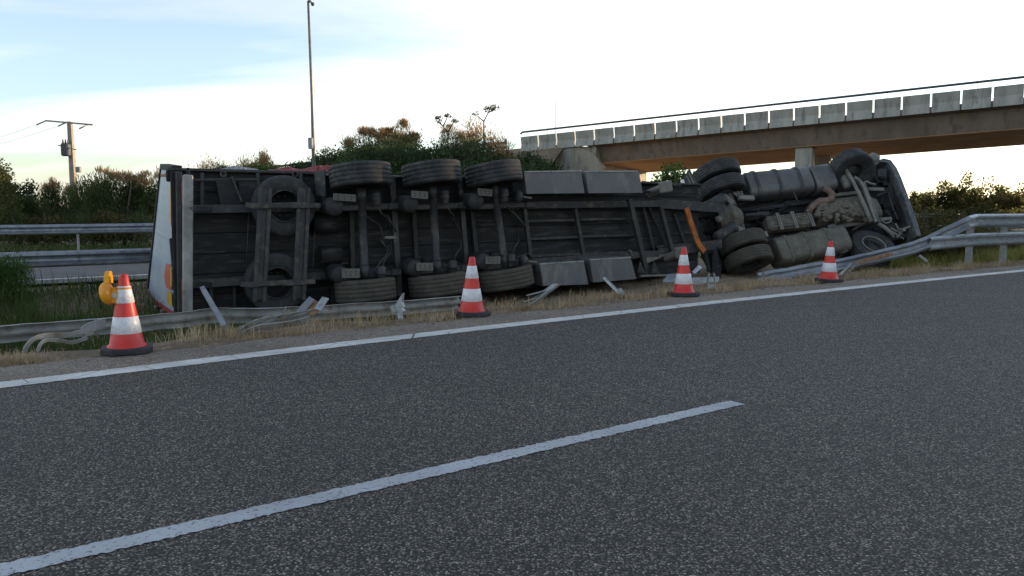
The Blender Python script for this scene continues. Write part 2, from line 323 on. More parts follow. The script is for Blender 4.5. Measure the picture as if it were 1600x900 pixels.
M['cone_base'] = mat('black cone base rubber', (.018, .019, .024), (.03, .03, .034), 12, .75, bump=.2)
M['amber'] = mat('amber lamp plastic', (.80, .36, .012), (.70, .30, .01), 6, .28)
M['amber_dark'] = mat('orange lamp body plastic', (.72, .29, .01), (.62, .24, .01), 6, .4)
M['sticker'] = mat('grey sticker', (.45, .46, .42), (.35, .36, .33), 20, .5)
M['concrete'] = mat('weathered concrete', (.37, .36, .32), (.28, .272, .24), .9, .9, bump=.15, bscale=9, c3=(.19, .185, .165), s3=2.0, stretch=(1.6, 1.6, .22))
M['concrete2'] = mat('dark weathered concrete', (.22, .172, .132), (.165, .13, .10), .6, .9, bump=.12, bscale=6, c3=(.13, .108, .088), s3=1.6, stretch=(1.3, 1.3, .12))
M['soffit'] = mat('brown soffit concrete with bounce tone', (.42, .27, .16), (.33, .20, .115), .5, .9, bump=.1, bscale=5)  # brown concrete with warm ground bounce put into its colour
M['abut'] = mat('yellowish concrete', (.37, .33, .25), (.27, .25, .20), .8, .9, bump=.15, c3=(.17, .165, .15), s3=1.8, stretch=(1.4, 1.4, .4))
M['handrail'] = mat('dark handrail steel', (.07, .075, .09), (.05, .055, .06), 3, .5, .3)
M['polecon'] = mat('pale pole concrete', (.31, .26, .21), (.22, .185, .15), 3, .9, bump=.1)
M['polesteel'] = mat('grey pole steel', (.22, .22, .21), (.17, .17, .165), 3, .5, .4)
M['darkmetal'] = mat('dark grey metal', (.06, .065, .075), (.045, .05, .055), 3, .5, .3)
M['signback'] = mat('grey cabinet', (.25, .28, .33), (.2, .23, .27), 3, .5, .2)
M['bark'] = mat('bark', (.10, .075, .055), (.06, .047, .035), 8, .95, bump=.6, stretch=(1, 1, .2))
M['leaf_broom'] = leaf_mat('broom foliage', [(.042, .058, .026), (.078, .104, .042), (.14, .15, .062)], .8, .4)
M['leaf_dark'] = leaf_mat('dark foliage', [(.026, .043, .023), (.048, .077, .035), (.092, .12, .052)], .8, .4)
M['leaf_green'] = leaf_mat('fresh green foliage', [(.03, .06, .016), (.055, .11, .028), (.10, .17, .05)], 1.2, .45)
M['leaf_brown'] = leaf_mat('brown seeding broom tips with sun tone', [(.17, .11, .055), (.33, .22, .11), (.50, .36, .20)], .8, .45)  # brown foliage with the sunlight on bush tops put into its pale tan
M['leaf_oak'] = leaf_mat('oak foliage', [(.06, .068, .03), (.115, .125, .05), (.21, .195, .085)], .7, .6)
M['leaf_bramble'] = leaf_mat('bramble foliage', [(.06, .055, .026), (.10, .095, .04), (.17, .145, .07)], 1.2, .45)

# ------------------------------------------------------------------ SETTING: ground, carriageways, markings
def smooth(x): x = min(max(x, 0), 1); return x * x * (3 - 2 * x)
def edge(s):                                           # the carriageway bends very gently
    s_ = min(max(s, -3), 22); return 7.52 - .00197 * (s_ - 8.0) ** 2 - .085 * (1 - smooth(s / 5.5))
def ditch(s): return .52 - .34 * smooth((s - 6) / 9)
def gh(s, p):
    e = edge(s) - 7.45
    z = -.035 - (p < 8.30 + e) * .05
    z -= ditch(s) * smooth((p - 8.95 - e) / 1.9) * (1 - smooth((p - 15.2) / 2.2))
    z -= .15 * smooth((p - 15.2) / 2.2)
    z += .025 * math.sin(s * 1.7 + p * .9) * smooth((p - 8.5) / 1.0) * (1 - smooth((p - 16.5) / 1)) + .018 * math.sin(s * 4.1 - p * 2.3) * smooth((p - 8.5) / .6) * (1 - smooth((p - 16.5) / 1))
    z += .02 * math.sin(s * .31) * smooth((p - 29) / 4)
    return z
def gpt(s, p, dz=0.0): return rp(s, p, gh(s, p) + dz)
def grid_obj(name, ss, ps, zf, m, off=None):
    V = [];
    for s in ss:
        for p in ps: q = p + (off(s) if off else 0); V.append(rp(s, q, zf(s, q)))
    n = len(ps); Fq = [(i * n + j, i * n + j + 1, (i + 1) * n + j + 1, (i + 1) * n + j) for i in range(len(ss) - 1) for j in range(n - 1)]
    return tag(np_mesh(name, np.array([tuple(v) for v in V]), np.array(Fq), m, smooth=True), kind='structure')
ss = [-3000, -1200, -500, -200, -90, -45, -25] + list(np.arange(-18, 40, .35)) + [46, 60, 90, 160, 300, 700, 1500, 3000]
ps = [-3000, -1000, -300, -100, -40, -15, -9, 0, 7, 7.9] + list(np.arange(8.2, 19, .25)) + [21, 25, 28, 30, 33, 38, 45, 60, 90, 150, 300, 700, 1500, 3000]
grid_obj('ground', ss, ps, gh, M['ground'])
ssr = [-400, -120, -40] + list(np.arange(-20, 32, 1.0)) + [40, 80, 200, 500]
eo = lambda s: edge(s) - 7.45
grid_obj('road', ssr, [-9, -4, 0, 3.6, 7.0, 7.53], lambda s, p: 0.0, M['asphalt'], eo)
# shoulder strip with a frayed outer edge
V = []; sh = list(np.arange(-22, 34, .09)); F4 = []
for s in sh:
    w_ = 8.36 + .05 * math.sin(s * 2.3) + .03 * math.sin(s * 7.1) + .03 * random.uniform(-1, 1)
    for q, z in ((7.53, 0.0), (7.9, 0.0), (w_ - .12, 0.0), (w_, -.05)): V.append(rp(s, q + eo(s), z))
for i in range(len(sh) - 1):
    for j in range(3): F4.append((i * 4 + j, i * 4 + j + 1, i * 4 + 5 + j, i * 4 + 4 + j))
tag(np_mesh('hard_shoulder', np.array([tuple(v) for v in V]), np.array(F4), M['shoulder'], smooth=True), kind='structure')
grid_obj('opposite_carriageway', [-400, -120, -60, -30, -10, 0, 10, 30, 60, 120, 300, 600], [18.0, 22, 28.2], lambda s, p: -.13, M['asphalt_far'])
def line_strip(name, s0, s1, pc, wd, z, m, step=.04, jag=.006, off=None):
    V = []; F4 = []; k = 0; s = s0
    while s <= s1:
        o = off(s) if off else 0
        taper = 1.0
        for sg in (-1, 1): V.append(tuple(rp(s, pc + o + sg * (wd / 2) + random.uniform(-jag, jag), z)))
        k += 1; s += step
    F4 = [(2 * i, 2 * i + 1, 2 * i + 3, 2 * i + 2) for i in range(k - 1)]
    return tag(np_mesh(name, np.array(V), np.array(F4), m), kind='structure')
line_strip('edge_line', -6, 30, 7.45, .25, .004, M['paint'], .05, .008, eo)
pe = gz(1155, 630); s_end, p_dash = sp(pe)
line_strip('lane_marking', s_end - 9.2, s_end, 3.543, .13, .004, M['paint_dash'], .018, .009)
line_strip('far_edge_line', -60, 120, 19.05, .2, -.126, M['paint'], .5, .0)

# ------------------------------------------------------------------ the overturned trailer
T_loc = CAM + Vector((-5.101, 12.192, -.617)); T_rot = rot3(.016, -.034, .462)
K_loc = CAM + Vector((5.356, 18.657, -.027)); K_rot = rot3(-.494, -.087, .236)
def local(loc, rt):
    it = rt.transposed()
    def f(px, py, w_):                    # pixel -> local point (x along the vehicle, y = height above its own road plane, z across)
        o = it @ (CAM - loc); d = it @ ray(px, py); k = (w_ - o.y) / d.y; return o + d * k
    return f
tl, kl = local(T_loc, T_rot), local(K_loc, K_rot)
trailer = empty('semi_trailer'); trailer.location = T_loc; trailer.rotation_euler = T_rot.to_euler()
tag(trailer, 'long semi trailer lying on its side, dark underside with three axles facing the road', 'trailer')

def tyre_prof(r, wd, ri, grooves=4, gd=.010):
    h = wd / 2; P = [(ri, -h * .74), (ri + (r - ri) * .35, -h * .98), (r - .07, -h), (r - .025, -h * .95), (r - .006, -h * .82)]
    tw = h * 1.5 / grooves; x = -h * .78
    for g in range(grooves):
        c = -h * .78 + (g + .5) * (2 * h * .78) / grooves; hw = .0055
        P += [(r - .002, c - hw - .004), (r - gd, c - hw), (r - gd, c + hw), (r - .002, c + hw + .004)]
    P += [(r - .006, h * .82), (r - .025, h * .95), (r - .07, h), (ri + (r - ri) * .35, h * .98), (ri, h * .74)]
    return P
def rim_mb(ri, wd, inner=1):
    b = MB(); h = wd / 2
    # flange, barrel, disc set towards the outer side, drum and hub on the inner side
    b.lathe([(ri + .012, -h * .76), (ri + .012, -h * .72), (ri - .02, -h * .7), (ri - .045, 0), (ri - .02, h * .7), (ri + .012, h * .72), (ri + .012, h * .76)], 36)
    z = inner * h * .1
    b.lathe([(ri - .04, z), (ri - .10, z + inner * .02), (.17, z + inner * .03), (.165, z + inner * .05), (.0, z + inner * .06)], 36)
    for k in range(10):
        a = 2 * math.pi * k / 10; c = (.19 * math.cos(a) * .0 + .14 * math.cos(a), .14 * math.sin(a), z + inner * .06); b.tube([c, (c[0], c[1], c[2] + inner * .035)], .016, 6)
    return b
def wheel(parent, c, r, wd, ri, m_tyre, tilt=None, grooves=4, sawtooth=False, inner=1):
    e = empty('wheel', c, 0, parent)
    if tilt is not None: e.rotation_euler = tilt
    MB().lathe(tyre_prof(r, wd, ri, grooves), 48).build('tyre', m_tyre, e)
    rim_mb(ri, wd, inner).build('rim', M['chassis'], e)
    MB().lathe([(.0, -inner * wd * .55), (.20, -inner * wd * .55), (.215, -inner * wd * .5), (.215, -inner * wd * .05), (0, -inner * wd * .05)], 28).build('brake_drum', M['black'], e)
    return e
def V3(p): return Vector(p)

W_AX = .53
axle_px = [((563.5, 275), (571.5, 459), (565, 571)), ((674.5, 272), (684, 450), (676, 684)), ((771, 272), (790, 440), (775, 787))]
axle_u = []
for ai, ((hx, hy), (lx, ly), _) in enumerate(axle_px):
    wt = (R_(-8), R_((-1.0, -3.0, -6.0)[ai]), 0)
    up = tl(hx, hy, W_AX); lo = tl(lx, ly, W_AX)
    uz, lz = tl(hx, hy, .02).z, tl(lx, ly, .02).z
    wheel(trailer, (up.x, W_AX, uz), .54, .39, .29, M['rubber'], wt, 4, inner=-1)
    wheel(trailer, (lo.x, W_AX, lz), .54, .39, .29, M['rubber_dust'], (wt[0] * .6, wt[1], 0), 4, inner=1)
    a, b = Vector((lo.x, W_AX, lz + .2)), Vector((up.x, W_AX, uz - .2))
    axle_u.append((a, b))
    ax = MB(); ax.tube([a, a.lerp(b, .16)], .085, 16); ax.tube([a.lerp(b, .16), a.lerp(b, .17), a.lerp(b, .83), a.lerp(b, .84)], [.098, .072, .072, .098], 18); ax.tube([a.lerp(b, .84), b], .085, 16)
    ax.build('axle', M['chassis_lt'], trailer)

# chassis rails: I beams running along the trailer
ru0, ru1 = tl(277, 327, .86), tl(1034, 318, .86)
rl0, rl1 = tl(277, 446, .86), tl(1030, 396, .86)
for p0, p1 in ((ru0, ru1), (rl0, rl1)):
    b = MB(); a, c = Vector((p0.x, .86, p0.z)), Vector((p1.x, .86, p1.z))
    b.bar(a, c, .135, .016); b.bar(a + Vector((0, .15, 0)), c + Vector((0, .15, 0)), .012, .27); b.bar(a + Vector((0, .275, 0)), c + Vector((0, .275, 0)), .11, .014)
    # stiffening ribs
    n = 14
    for k in range(1, n): q = a.lerp(c, k / n); b.bar(q + Vector((0, .02, .035)), q + Vector((0, .26, .035)), .01, .05, (0, 0, 1))
    b.build('chassis_rail', M['chassis_lt'], trailer)
def railz(u, top): p0, p1 = (ru0, ru1) if top else (rl0, rl1); k = (u - p0.x) / (p1.x - p0.x); return p0.z + (p1.z - p0.z) * k
# goose neck at the nose (a step in the rail)
for top in (1, 0):
    p0 = ru1 if top else rl1; q = tl(1090, 328, .98) if top else tl(1085, 384, .98)
    b = MB(); b.bar((p0.x + .02, .93, p0.z), (q.x + .8, 1.0, q.z), .20, .03); b.bar((p0.x + .02, 1.03, p0.z), (q.x + .8, 1.07, q.z), .014, .15); b.build('neck_rail', M['chassis_lt'], trailer)
# cross members (vertical in the picture)
def cross(px0, py0, px1, py1, w_, wd=.075, dp=.09, m='chassis_lt', name='cross_member'):
    a, b = tl(px0, py0, w_), tl(px1, py1, w_); k = MB(); k.channel(a, b, wd, dp, .01); return k.build(name, M[m], trailer)
cross(613, 275, 625, 462, .80, .10); cross(719, 276, 732, 440, .80, .085); cross(820, 322, 830, 400, .88, .075); cross(899, 321, 914, 404, .95, .07)
cross(985, 311, 1013, 430, .80, .10); cross(1031, 314, 1053, 397, .86, .08); cross(549, 318, 552, 420, 1.0, .08, m='chassis'); cross(647, 325, 652, 415, 1.0, .08, m='chassis'); cross(738, 330, 746, 405, 1.0, .08, m='chassis')
# outrigger bearers between rail and side at the top
for px in (316, 351, 403, 470, 505): cross(px, 270, px, 322, 1.02, .055, .06, 'chassis')
for px in (330, 366, 403, 470, 520): cross(px, 446, px + 1, 494, 1.02, .055, .06, 'chassis')
# longitudinal pallet rails between cross members
for (a, b) in (((823, 345.5), (903, 343.5)), ((907, 343), (992, 341.5)), ((825, 373.5), (905, 370)), ((909, 369.5), (999, 367)), ((829, 400), (1005, 393))):
    p, q = tl(*a, 1.0), tl(*b, 1.0); MB().channel(p, q, .05, .06, .008).build('pallet_rail', M['chassis_lt'], trailer)
for (a, b) in (((1015, 321), (1050, 320)), ((1040, 385), (1078, 381)), ((1026, 386), (1050, 383))):
    p, q = tl(*a, .98), tl(*b, .98); MB().channel(p, q, .05, .06, .008).build('pallet_rail', M['chassis'], trailer)
# diagonal braces at the nose
for (a, b) in (((1005, 322), (1022, 391)), ((1014, 323), (1045, 392)), ((1054, 334), (1071, 382))):
    p, q = tl(*a, 1.06), tl(*b, 1.06); MB().bar(p, q, .06, .03).build('brace', M['chassis'], trailer)

# the box: floor planks, side curtains, front wall, roof. The roof is racked as in the crash
U0, U1 = .05, tl(1091, 340, 1.15).x
HB = 1.262
q0, q1 = tl(300, 267, 1.13), tl(1000, 286, 1.13)
def ht(u): return q0.z + (q1.z - q0.z) * (u - q0.x) / (q1.x - q0.x)      # the upper edge sags towards the nose
def zz_(u, f): return -HB + (ht(u) + HB) * f
nb = 7
for j in range(nb):
    f0, f1 = j / nb, (j + 1) / nb; y = 1.145 + .004 * (j % 2)
    b = MB(); b.loft([[Vector((u, y, zz_(u, f0) + .011)), Vector((u, y, zz_(u, f1) - .011)), Vector((u, y + .04, zz_(u, f1) - .011)), Vector((u, y + .04, zz_(u, f0) + .011))] for u in (U0, U1)]); b.build('floor_plank', M['floor'], trailer)
b = MB(); b.loft([[Vector((u, 1.195, zz_(u, .005))), Vector((u, 1.195, zz_(u, .995))), Vector((u, 1.215, zz_(u, .995))), Vector((u, 1.215, zz_(u, .005)))] for u in (U0 + .02, U1 - .02)]); b.build('subfloor', M['black'], trailer)
for top in (1, 0):
    e_ = lambda u: (ht(u) + .006) if top else -HB - .006
    b = MB(); b.bar((U0, 1.13, e_(U0)), (U1, 1.13, e_(U1)), .035, .16, bev=.006); b.build('side_rail', M['chassis'], trailer)
    b = MB(); n = 48; ru = []; sg = 1 if top else -1
    for i in range(n + 1):
        u = U0 + (U1 - U0) * i / n; wob = .02 * math.sin(i * 2.1) + .012 * math.sin(i * 5.3); h = (ht(u) if top else HB) - .004
        ru.append([Vector((u, w_, sg * (h - d_))) for w_, d_ in ((1.22, .01), (2.0, .02 - wob * .6), (3.1, .02 - wob), (3.98, .01), (3.98, .06), (2.6, .07), (1.22, .06))])
    b.loft(ru).build('side_curtain', M['red'] if top else M['purple'], trailer)
for y0_, y1_, ua, ub, nm in ((3.985, 4.02, U0, U1, 'roof'), (1.22, 3.97, U1, U1 + .05, 'front_wall')):
    b = MB(); b.loft([[Vector((u, y0_, zz_(u, .01))), Vector((u, y0_, zz_(u, .99))), Vector((u, y1_, zz_(u, .99))), Vector((u, y1_, zz_(u, .01)))] for u in (ua, ub)]); b.build(nm, M['chassis'], trailer)
# crumpled curtain standing up over the top edge, seen as red and grey folds
def folds(px0, px1, base_y, tops, m, name, w0=1.2, w1=1.55, sub=12):
    b = MB(); rows = []
    n = len(tops) - 1; tot = n * 4
    for i in range(tot + 1):
        f = i / tot * n; j = min(int(f), n - 1); h = tops[j] + (tops[j + 1] - tops[j]) * (f - j)
        px = px0 + (px1 - px0) * i / tot; jit = random.uniform(-.6, .6)
        p0 = tl(px, base_y + 3, w0); p1 = tl(px, base_y - h + jit, (w0 + w1) / 2 + random.uniform(-.04, .04)); p2 = tl(px, base_y + 4, w1 + .1)
        rows.append([p0, p0.lerp(p1, .5) + Vector((0, random.uniform(-.03, .03), 0)), p1, p1 + Vector((0, .05, -.004)), p1.lerp(p2, .5) + Vector((0, .02, random.uniform(-.02, .02))), p2])
    b.loft(rows, smooth=False); return b.build(name, m, trailer)
folds(420, 520, 265, [0, 1, 3, 5, 1, 2, 4, 6, 7, 7], M['red'], 'torn_curtain')
folds(342, 404, 265, [1, 3, 5, 6, 5, 3, 2, 1], M['purple'], 'torn_tarpaulin')
# long dark edge profile at the top
p, q = tl(262, 264, 1.05), tl(512, 270.5, 1.05); MB().bar(p, q, .045, .05).build('edge_profile', M['chassis'], trailer)
# rear: two doors, frame, red edge, markers
c00, c01, c10, c11 = tl(271, 266, 1.17), tl(274, 492, 1.17), tl(252, 262, 4.0), tl(231, 462, 4.0)
def rear(a, b, du=0.0):                   # a: 0 floor..1 roof ; b: 0 bottom..1 top
    p = c01.lerp(c00, b).lerp(c11.lerp(c10, b), a); return Vector((p.x - du, 1.17 + 2.83 * a, p.z))
def rear_patch(a0, a1, b0, b1, t, du, m, name, parent=trailer, n=1):
    b = MB(); ring = [rear(a0, b0, du), rear(a1, b0, du), rear(a1, b1, du), rear(a0, b1, du)]
    return b.prism(ring, (0, 0, 0), (t, 0, 0)).build(name, m, parent)
for b0, b1 in ((.012, .499), (.501, .988)):
    MB().loft([[rear(0, q), rear(.5, q), rear(.985, q), rear(.985, q) + Vector((.05, 0, 0)), rear(.5, q) + Vector((.05, 0, 0)), rear(0, q) + Vector((.05, 0, 0))] for q in np.linspace(b0, b1, 9)], smooth=False).build('rear_door', M['door'], trailer)
for a_, bb in ((.985, (0, 1)),):
    rear_patch(.985, 1.02, 0.0, 1.0, .16, .03, M['black'], 'roof_frame')
rear_patch(-.01, 1.0, -.022, .010, .12, .012, M['redtrim'], 'bottom_trim')
rear_patch(-.01, 1.0, .99, 1.03, .16, .03, M['black'], 'top_trim')
for k in range(4):
    b = MB(); c = rear(.15 + .22 * k, -.028, .03); b.box(c, (.05, .06, .05)); b.build('marker_lamp', M['lamp_white'], trailer)
# reflective marker plates on the doors
def marker(pts, m, name, du):
    P = [rear(a, b_, du) for a, b_ in pts]; MB().prism(P, (0, 0, 0), (.008, 0, 0)).build(name, m, trailer)
marker([(.03, .17), (.22, .16), (.30, .235), (.24, .335), (.05, .345), (.0, .27)], M['marker_red'], 'marker_plate', .045)
marker([(.02, .05), (.19, .065), (.19, .145), (.03, .15)], M['marker_yel'], 'marker_plate', .045)
marker([(.0, .20), (.045, .20), (.045, .33), (.0, .34)], M['marker_yel'], 'marker_edge', .052)
marker([(.01, .62), (.05, .64), (.09, .73), (.06, .80), (.07, .86), (.01, .90)], M['marker_yel'], 'marker_plate', .046)
# black rear frame with lamp board
for (x0, y0, x1, y1, w_, wd, dp, m) in ((271, 268, 277, 492, 1.02, .10, .10, 'black'), (279, 268, 282, 488, .92, .09, .14, 'chassis'), (267.5, 266, 268, 284, 1.1, .16, .10, 'black'), (271, 372, 275, 416, 1.05, .13, .12, 'black'), (275, 418, 279, 470, 1.02, .13, .12, 'black')):
    MB().bar(tl(x0, y0, w_), tl(x1, y1, w_), wd, dp).build('rear_frame', M[m], trailer)
for (y0, y1) in ((283, 318), (436, 470)):
    MB().bar(tl(287, y0, .86), tl(287.5, y1, .86), .07, .06).build('tail_lamp', M['lamp_red'], trailer)
p, q = tl(293.5, 273, .52), tl(293, 497, .52); MB().bar(p, q, .15, .13, bev=.018).build('underrun_bar', M['bumper'], trailer)
p, q = tl(294, 262, .58), tl(294, 272, .58); MB().bar(p, q, .05, .05).build('bar_end', M['black'], trailer)
for py in (326, 445): a, b = tl(300, py, .55), tl(330, py, .86); MB().bar(a, b, .10, .05).build('bar_bracket', M['chassis'], trailer)

# spare wheels and their carrier
for cx, cy, rr, wv in ((446, 322, 47, .58), (434, 443, 51, .56)):
    c = tl(cx, cy, wv); e = empty('spare_wheel', (c.x, wv + .19, c.z), 0, trailer); e.rotation_euler = (R_(90), 0, 0)
    MB().lathe(tyre_prof(.515, .37, .262), 48).build('tyre', M['rubber'], e)
    b = MB(); b.lathe([(.262, .150), (.262, .138), (.245, .125), (.235, .0), (.245, -.125), (.262, -.14)], 40)
    b.lathe([(.236, -.06), (.2, -.10), (.15, -.11), (.14, -.13), (0, -.13)], 40)
    ri_ = b.build('rim', M['black'], e); b = MB()
    b.lathe([(.262, .150), (.275, .158), (.275, .166), (.258, .166), (.252, .150)], 40, closed=True); b.build('rim_flange', M['chassis_lt'], ri_); b = MB()
    for k in range(10):
        a = 2 * math.pi * k / 10; b.tube([(.165 * math.cos(a), .165 * math.sin(a), -.10), (.165 * math.cos(a), .165 * math.sin(a), -.05)], .016, 6)
    b.build('wheel_nut', M['chassis_lt'], ri_)['kind'] = 'stuff'
for (x0, y0, x1, y1) in ((414.5, 295, 405, 469), (475, 295, 467, 466)):
    MB().channel(tl(x0, y0, .47), tl(x1, y1, .47), .165, -.05, .014).build('carrier_beam', M['chassis_lt'], trailer)
for pts in (((384, 320), (398, 322), (420, 321), (450, 320.5), (482, 321), (500, 321)), ((376, 444), (392, 445), (408, 443), (440, 442), (470, 441), (492, 439.5))):
    P = [tl(*q, .41 + .012 * math.sin(i * 2)) for i, q in enumerate(pts)]; b = MB()
    for i in range(len(P) - 1): b.bar(P[i], P[i + 1] + (P[i + 1] - P[i]).normalized() * .01, .085 + .012 * (i % 2), .05 + .006 * (i % 2))
    b.build('carrier_strap', M['chassis_lt'], trailer)
for (a, b_) in (((388.5, 331), (383, 440)), ((492, 352), (487, 442)), ((366, 452), (367, 486))): MB().tube([tl(*a, .9), tl((a[0] + b_[0]) / 2 + .7, (a[1] + b_[1]) / 2, .92), tl(*b_, .9)], .009, 6).build('cable', M['chassis_lt'], trailer)
# mudguard and side panels in the upper edge
p = [tl(491, 270, .72), tl(507, 265.5, .55), tl(508.5, 306, .55), tl(494, 306, .72)]; MB().prism(p, (0, 0, 0), (.02, .02, 0)).build('mud_flap', M['galv_blue'] if False else M['chassis_lt'], trailer)
p = [tl(337, 281, .95), tl(366, 279, .95), tl(377, 318, .95), tl(345, 320, .95)]; MB().prism(p, (0, 0, 0), (0, .02, 0)).build('tool_box_lid', M['floor'], trailer)
p = [tl(372, 279, .99), tl(400, 279, .99), tl(400, 318, .99), tl(376, 318, .99)]; MB().prism(p, (0, 0, 0), (0, .02, 0)).build('side_panel', M['floor'], trailer)
MB().bar(tl(303, 281, .98), tl(402, 280, .98), .04, .03).build('side_guard', M['chassis'], trailer)
MB().bar(tl(362, 276, .9), tl(378, 316, .9), .03, .03).build('stay', M['chassis_lt'], trailer)
for px in (349, 461): 
    c = tl(px, 272, 1.0); MB().lathe([(.055, -.01), (.055, .01), (.03, .01), (.03, -.01)], 20, Matrix.Translation(c) @ Matrix.Rotation(R_(90), 4, 'X'), closed=True).build('lashing_ring', M['chassis_lt'], trailer)
for (x0, x1) in ((613, 629), (720, 731)): MB().bar(tl(x0, 275.5, 1.0), tl(x1, 275.5, 1.0), .03, .06).build('side_marker', M['bumper'], trailer)
MB().bar(tl(509.5, 273, 1.0), tl(516, 273, 1.0), .035, .06).build('side_marker', M['bumper'], trailer)
# suspension at each wheel: trailing arm, air spring with plate, brake chamber, hanger
plates = [((521, 302), (556, 315)), ((534, 420), (562, 434)), ((643, 297.5), (669, 311)), ((651, 411), (677, 422.5)), ((747, 294), (769, 307)), ((759, 401), (782, 412))]
for i, ((x0, y0), (x1, y1)) in enumerate(plates):
    top = i % 2 == 0; a, b_ = axle_u[i // 2]
    tlt = 2.0 if top else -.5
    P = [tl(x0, y0, .30), tl(x1, y0 + tlt, .30), tl(x1, y1, .30), tl(x0, y1 - tlt, .30)]
    pl = MB().prism(P, (0, 0, 0), (0, .025, 0)).build('spring_plate', M['plate'], trailer)
    b = MB()
    for kx in (.22, .5, .78):
        for ky in (.35, .68):
            q = P[0].lerp(P[1], kx).lerp(P[3].lerp(P[2], kx), ky) - Vector((0, .004, 0)); b.tube([q, q + Vector((0, .01, 0))], .014, 8)
    b.build('bolt', M['chassis'], pl)
    c = (P[0] + P[2]) / 2; s_ = -.16; zz = c.z - .06 if top else c.z - .0
    c2 = Vector((c.x + s_, .34, zz - (.10 if top else .02))); prof = [(.0, 0), (.14, .0), (.155, .05), (.15, .12), (.165, .16), (.165, .28), (.15, .33), (.13, .37), (.155, .42), (.155, .56), (0, .56)]
    MB().lathe(prof, 26, Matrix.Translation(c2) @ Matrix.Rotation(R_(-90), 4, 'X')).build('air_spring', M['rubber_blk'], trailer)
    MB().tube([c2 + Vector((-.02, .04, .12)), c2 + Vector((.04, .0, .20)), c2 + Vector((.14, .03, .19)), c2 + Vector((.2, .2, .1))], .012, 6).build('air_hose', M['rubber_blk'], trailer)
    zr = railz(a.x, top); 
    MB().bar((c.x - .12, .50, zr), (a.x + .62, .66, zr), .10, .09).build('trailing_arm', M['chassis'], trailer)
    MB().bar((a.x + .60, .56, zr), (a.x + .62, .90, zr), .12, .20, (1, 0, 0)).build('spring_hanger', M['chassis'], trailer)
    bx_, by_ = ((588, 311), (596, 427), (695, 308), (708, 417), (788, 305), (799, 407))[i]
    q = tl(bx_, by_, .44); sg = 1 if top else -1
    MB().lathe([(0, -.12), (.06, -.12), (.075, -.10), (.075, -.02), (.09, -.01), (.09, .015), (.078, .02), (.078, .1), (.055, .13), (0, .13)], 22, Matrix.Translation(q)).build('brake_chamber', M['chassis_lt'], trailer)
    hz = -sg
    MB().tube([q + Vector((.02, -.02, hz * .13)), q + Vector((.08, .0, hz * .25)), q + Vector((.22, .12, hz * .34)), q + Vector((.30, .3, hz * .52))], .014, 7).build('brake_hose', M['chassis'], trailer)
# wabco-like valves without writing, rods and brackets in the middle
for (a, b_, w_, r) in (((571, 338), (594, 352), .72, .018), ((594, 352), (600, 376), .74, .014), ((605, 336), (619, 362), .78, .016), ((677, 330), (690, 345), .74, .016), ((706, 340), (722, 366), .76, .018), ((792, 312), (802, 328), .62, .018), ((800, 330), (820, 352), .64, .022), ((798, 336), (816, 322), .7, .010), ((594, 374), (608, 392), .74, .016), ((830, 396), (806, 402), .7, .012)):
    p, q = tl(*a, w_), tl(*b_, w_); MB().tube([p, p.lerp(q, .5) + Vector((0, .02, .01)), q], r, 7).build('control_rod', M['chassis_lt'], trailer)
MB().bar(tl(601, 371, .78), tl(618, 371, .78), .05, .03).build('valve_bracket', M['strut'], trailer)
MB().tube([tl(608, 382, .75), tl(604, 398, .74), tl(592, 413, .7), tl(584, 424, .66), tl(581, 434, .6)], .016, 8).build('air_hose', M['chassis_lt'], trailer)
for (px, py) in ((809.5, 307), (818, 408)):
    c = tl(px, py, .42); MB().lathe([(0, -.05), (.10, -.05), (.12, -.02), (.12, .03), (.09, .06), (0, .06)], 24, Matrix.Translation(c) @ Matrix.Rotation(R_(90), 4, 'Y')).build('brake_booster', M['chassis_lt'], trailer)
    MB().tube([c + Vector((.05, 0, 0)), c + Vector((.28, -.02, -.04))], .022, 8).build('push_rod', M['strut'], trailer)
for (y, x0, x1) in ((350, 488, 528), (398, 500, 532)):
    MB().tube([tl(x0, y, .98), tl(x1, y, .98)], .16, 20).build('air_tank', M['floor'], trailer)
# pallet boxes: four steel boxes with a folded edge
def pbox(c4, w_, dep, name='pallet_box'):
    P = [tl(*q, w_) for q in c4]; b = MB(); cen = sum(P, Vector()) / 4
    ins = [cen + (p - cen) * .985 for p in P]
    b.loft([[p + Vector((0, .0, 0)) for p in ins], [p + Vector((0, .012, 0)) for p in P], [p + Vector((0, dep, 0)) for p in P]]); o = b.build(name, M['palletbox'], trailer)
    lid = MB(); lid.bar(P[0] + Vector((0, .01, .012)), P[1] + Vector((0, .01, .012)), .03, .05); lid.build('box_lip', M['bumper'], o)
    return o
pbox(((818.6, 269.5), (908.5, 268), (914, 302), (823, 303)), .34, .55); pbox(((914.5, 269), (999, 268.5), (1004.6, 301.4), (920, 302)), .34, .55)
pbox(((843.5, 413.6), (912.5, 409), (920, 444.5), (848.6, 447)), .34, .55); pbox(((921.5, 407), (986, 403), (995, 436), (927.5, 441.5)), .34, .55)
MB().bar(tl(983, 391, .6), tl(990, 404, .4), .07, .05).build('box_bracket', M['chassis_lt'], trailer)
